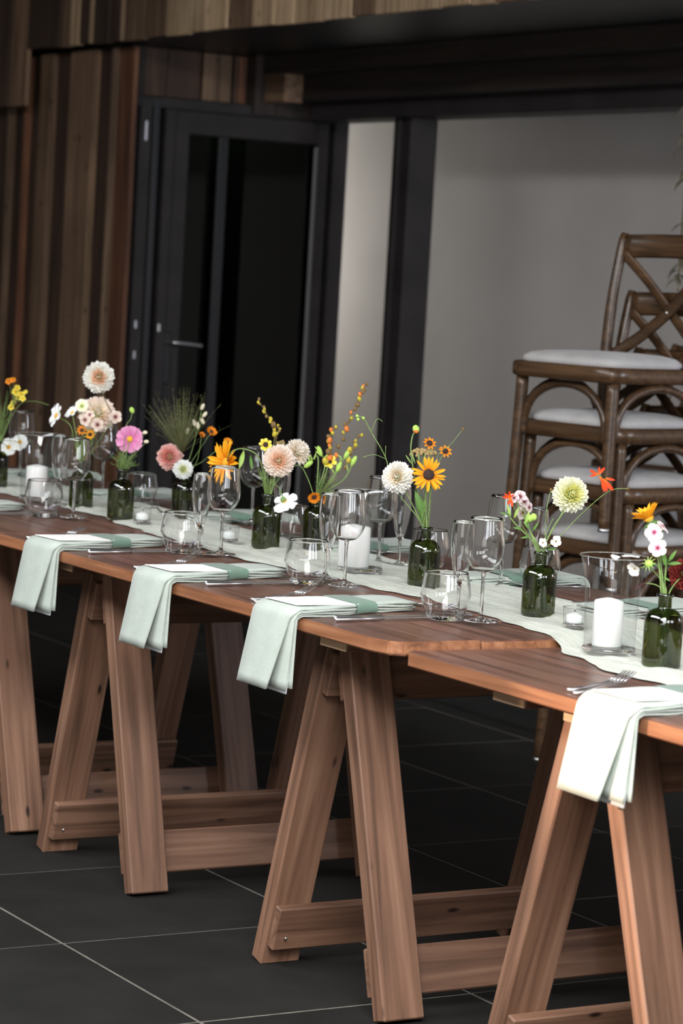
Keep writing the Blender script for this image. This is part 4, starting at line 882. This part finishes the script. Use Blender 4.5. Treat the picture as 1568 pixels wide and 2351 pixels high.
# bottle 8
c = hp_(8, 1490, 1192); nn = dirv(-.42, .85, .12); e = plant('rudbeckia', 'golden rudbeckia seen from the side at the right edge', 'flower', 8, c-nn*.012, [hp_(8, 1512, 1290), hp_(8, 1500, 1225)], .0018); daisy(e, c, nn, sz(8, 47), 17, PR, YEL, YELD, .25, 42, .8, True, 2)
for k in range(9): a = 2*PI*k/9; n_, x, y = ring_axes(nn); leaf(e, c-nn*.006, x*math.cos(a)+y*math.sin(a)-nn*.25, sz(8, 26), .7, LEAF, nn)
for px, py, R, nv, lab in ((1502, 1222, 24, (-.1, .1, 1), 'pink-eyed white phlox, upper of two near the right edge'), (1510, 1258, 24, (.05, -.1, 1), 'pink-eyed white phlox, lower of two near the right edge'), (1522, 1208, 20, (.7, .6, .3), 'pale phlox floret seen edge-on at the right')):
    c = hp_(8, px, py, -.03); e = plant('phlox', lab, 'flower', 8, c, [hp_(8, 1518, 1300)], .001); daisy(e, c, dirv(*nv), sz(8, R), 5, PO, PHP, RED if False else MARO, .08, 4, 1.0)
c = hp_(8, 1490, 1294, -.03); e = plant('green_bud', 'spiky lime bud left of the nearest bottle', 'flower bud', 8, c, [hp_(8, 1520, 1330), hp_(8, 1510, 1300)], .0014); obj('bud', MB().ball(c, sz(8, 9), 8, 6, dirv(-1, .2, .2), 1.1).mesh('bud'), BUDG, e)
for k in range(10): a = 2*PI*k/10; n_, x, y = ring_axes(dirv(-.6, .3, .7)); leaf(e, c, x*math.cos(a)+y*math.sin(a)+n_*.2, sz(8, 21), .35, LIME, n_)
c = hp_(8, 1457, 1306, -.03); e = plant('white_blossom', 'single pale blossom left of the spiky lime bud', 'flower', 8, c, [hp_(8, 1518, 1335), hp_(8, 1490, 1303)], .0008); daisy(e, c, dirv(-.6, -.4, .6), sz(8, 19), 5, PO, WHITE, BUDB, .12, 20)
e = plant('leafy_sprig', 'green leafy stem in the nearest bottle', 'foliage', 8, hp_(8, 1530, 1290), [hp_(8, 1526, 1340)], .0018)
for px, py, dx, dy, L in ((1532, 1295, .9, .1, 34), (1528, 1300, -.2, 1, 40), (1534, 1290, .5, .8, 34), (1522, 1325, .6, -.3, 20)): leaf(e, hp_(8, px, py, -.01), dirv(dx, dy, .4), sz(8, L), .8, LEAF, dirv(0, .3, 1))
e = plant('plum_sprig', 'dark plum leaf over the candle vase rim', 'foliage', 8, hp_(8, 1478, 1338), [hp_(8, 1510, 1345)], .001); leaf(e, hp_(8, 1490, 1332), dirv(-1, -.6, .2), sz(8, 42), .35, DARKLEAF, dirv(0, .5, 1))
h = hp_(8, 1572, 1318, .03); e = plant('maroon_dahlia', 'dark maroon dahlia cut off by the right frame edge', 'flower', 8, h); dahlia(e, h, dirv(-.3, .2, 1), sz(8, 40), MARO, None, 80)

# ------------------------------------------------------------------ cross-back chairs, stacked
def chair_proto():
    t = empty('cross_back_chair', (0, 0, 0))
    def outline(wf, wb, yf, yb, rnd, n=7):
        cs = [(-wf, yf), (wf, yf), (wb, yb), (-wb, yb)]; out = []
        for k in range(4):
            p, q, r = V(cs[k-1]+(0,)), V(cs[k]+(0,)), V(cs[(k+1) % 4]+(0,)); rr = rnd[k]
            a, b = q+(p-q).normalized()*rr, q+(r-q).normalized()*rr; out += bez(a, q, b, n)
        return out
    ol = outline(.232, .190, -.215, .215, (.09, .09, .12, .12)); n = len(ol); vs, fs = [], []
    for s, z in ((.96, .430), (1, .436), (1, .470), (.97, .476)):
        for p in ol: vs.append((p.x*s, p.y*s, z))
    for i in range(3):
        for j in range(n): fs.append((i*n+j, i*n+(j+1) % n, (i+1)*n+(j+1) % n, (i+1)*n+j))
    fs.append(tuple(range(n))[::-1]); fs.append(tuple(3*n+j for j in range(n))); obj('seat_frame', mesh('seat_frame', vs, fs), CHAIRW, t)
    vs, fs = [], []
    for s, z in ((.86, .474), (.90, .482), (.89, .492), (.82, .503), (.66, .511), (.4, .515), (.1, .516)):
        for p in ol: vs.append((p.x*s, p.y*s, z))
    for i in range(6):
        for j in range(n): fs.append((i*n+j, i*n+(j+1) % n, (i+1)*n+(j+1) % n, (i+1)*n+j))
    fs.append(tuple(6*n+j for j in range(n))); obj('seat_cushion', mesh('seat_cushion', vs, fs), CUSH, t)
    for s in (-1, 1):
        l = obj('leg', MB().tube(spline([(s*.186, -.168, .432), (s*.190, -.173, .22), (s*.197, -.18, .004)], 5), [.0185]*6+[.0175]*3+[.016]*2, 14).mesh('leg'), CHAIRW, t)
        obj('glide', MB().tube([(s*.197, -.18, 0), (s*.197, -.18, .01)], .017, 12).mesh('glide'), STEEL, l)
        p = obj('back_post', MB().tube(spline([(s*.215, .245, .004), (s*.207, .212, .25), (s*.204, .20, .46), (s*.203, .215, .68), (s*.200, .25, .875)], 6), [.0165]*10+[.0175]*8+[.0165]*6+[.012], 14).mesh('back_post'), CHAIRW, t)
        obj('bolt', MB().ball((s*.2, .236, .855), .006, 8, 5).mesh('bolt'), STEEL, p)
    tr = []
    for i in range(13): u = -1+i/6; tr.append(V((u*.196, .243+.028*(1-u*u), .835+.006*(1-u*u))))
    obj('top_rail', MB().tube(tr, .036, 10, True, .32, (0, 0, 1)).mesh('top_rail'), CHAIRW, t)
    for s in (-1, 1):
        P = spline([(s*.192, .238, .815), (s*.10, .250-.004*s, .735), (0, .254-.006*s, .640), (-s*.10, .240-.004*s, .56), (-s*.195, .212, .495)], 5)
        sl_ = obj('cross_slat', MB().tube(P, .019, 8, True, .30, (1, 0, 0)).mesh('cross_slat'), CHAIRW, t)
    obj('bolt', MB().ball((0, .243, .640), .005, 8, 5).mesh('bolt'), STEEL, t)
    def arch(a, b, zl, zh):
        a, b = V(a), V(b); P = []
        for i in range(17):
            an = PI*i/16; q = a.lerp(b, .5-.5*math.cos(an)*.90); q.z = zl+(zh-zl)*math.sin(an)**.8; P.append(q)
        obj('arch_brace', MB().tube([V((P[0].x, P[0].y, zl-.02))]+P+[V((P[-1].x, P[-1].y, zl-.02))], .0125, 10).mesh('arch_brace'), CHAIRW, t)
    arch((-.186, -.170, 0), (.186, -.170, 0), .275, .418)
    for s in (-1, 1): arch((s*.188, -.170, 0), (s*.205, .206, 0), .275, .418)
    arch((-.205, .206, 0), (.205, .206, 0), .275, .418)
    return t
proto = chair_proto(); TH = math.radians(10)
ey = V((-math.sin(TH), math.cos(TH), 0)); C0 = V((-6.516, 4.80, 0))
names = ['topmost cross-back chair with pale round cushion, on the tall stack', 'second chair down in the tall stack of cross-back chairs', 'third chair down in the tall stack of cross-back chairs', 'fourth chair down in the tall stack, seat just behind the bottles', 'bottom chair of the tall stack, standing on the floor']
def seat_chair(o, c, z, rz, lab, g): o.matrix_basis = M.Translation((c.x, c.y, z)) @ M.Rotation(rz, 4, 'Z'); tag(o, lab, 'chair', g)
first = True
for k, z in enumerate((.756, .581, .406, .231, 0)):
    o = proto if first else copy_tree(proto); first = False
    seat_chair(o, C0+ey*(.048*k), z, TH, names[k], 'cross-back chairs in the tall stack')
C1 = V((-7.35, 5.72, 0))
for k, z in enumerate((.40, .20, 0)):
    seat_chair(copy_tree(proto), C1+ey*(.064*k), z, TH+.12, ('top chair of the low stack half hidden behind the tall stack', 'middle chair of the low stack behind the tall stack', 'lowest chair of the low stack behind the tall stack')[k], 'cross-back chairs in the low stack')

# ------------------------------------------------------------------ warm string lights over the hall, behind the viewer
EM, nt_, b_ = newmat('warm_bulb'); b_.inputs['Emission Color'].default_value = (1, .72, .38, 1); b_.inputs['Emission Strength'].default_value = 45
e = empty('string_light', (1.2, -1, 2.75), 'string of small warm bulbs under the hall ceiling', 'string light')
pts = [V((.4+.16*i, -2.2+.42*i, 2.75-.25*math.sin(PI*(i % 6)/6))) for i in range(14)]
obj('cable', MB().tube(pts, .004, 6).mesh('cable'), BLACK, e)
for p in pts: obj('bulb', MB().ball(p-V((0, 0, .04)), .042, 10, 8).mesh('bulb'), EM, e)

# ------------------------------------------------------------------ dried foliage hanging at the right frame edge
g0 = aty(1573, 420, 5.75); e = empty('dried_garland', (g0.x, g0.y, 2.2), 'dried grey green foliage hanging at the right frame edge above the chairs', 'garland')
obj('cord', MB().tube([(g0.x, g0.y, 2.42), (g0.x, g0.y, 1.9), (g0.x, g0.y, 1.46)], .003, 6).mesh('cord'), DSTEM, e)
GREY = petal('dried_grey_leaf', srgb(84, 84, 70), srgb(108, 106, 90), srgb(140, 130, 112), .2)
for k in range(46):
    z = random.uniform(1.5, 2.15)
    if 1.72 < z < 1.84: continue
    a = random.random()*2*PI; d = V((math.cos(a), math.sin(a), random.uniform(-1.4, -.4)))
    put(PLF, 'dried_leaf', e, (g0.x, g0.y, z), d, (0, 0, 1), random.uniform(.05, .085), .06, GREY)
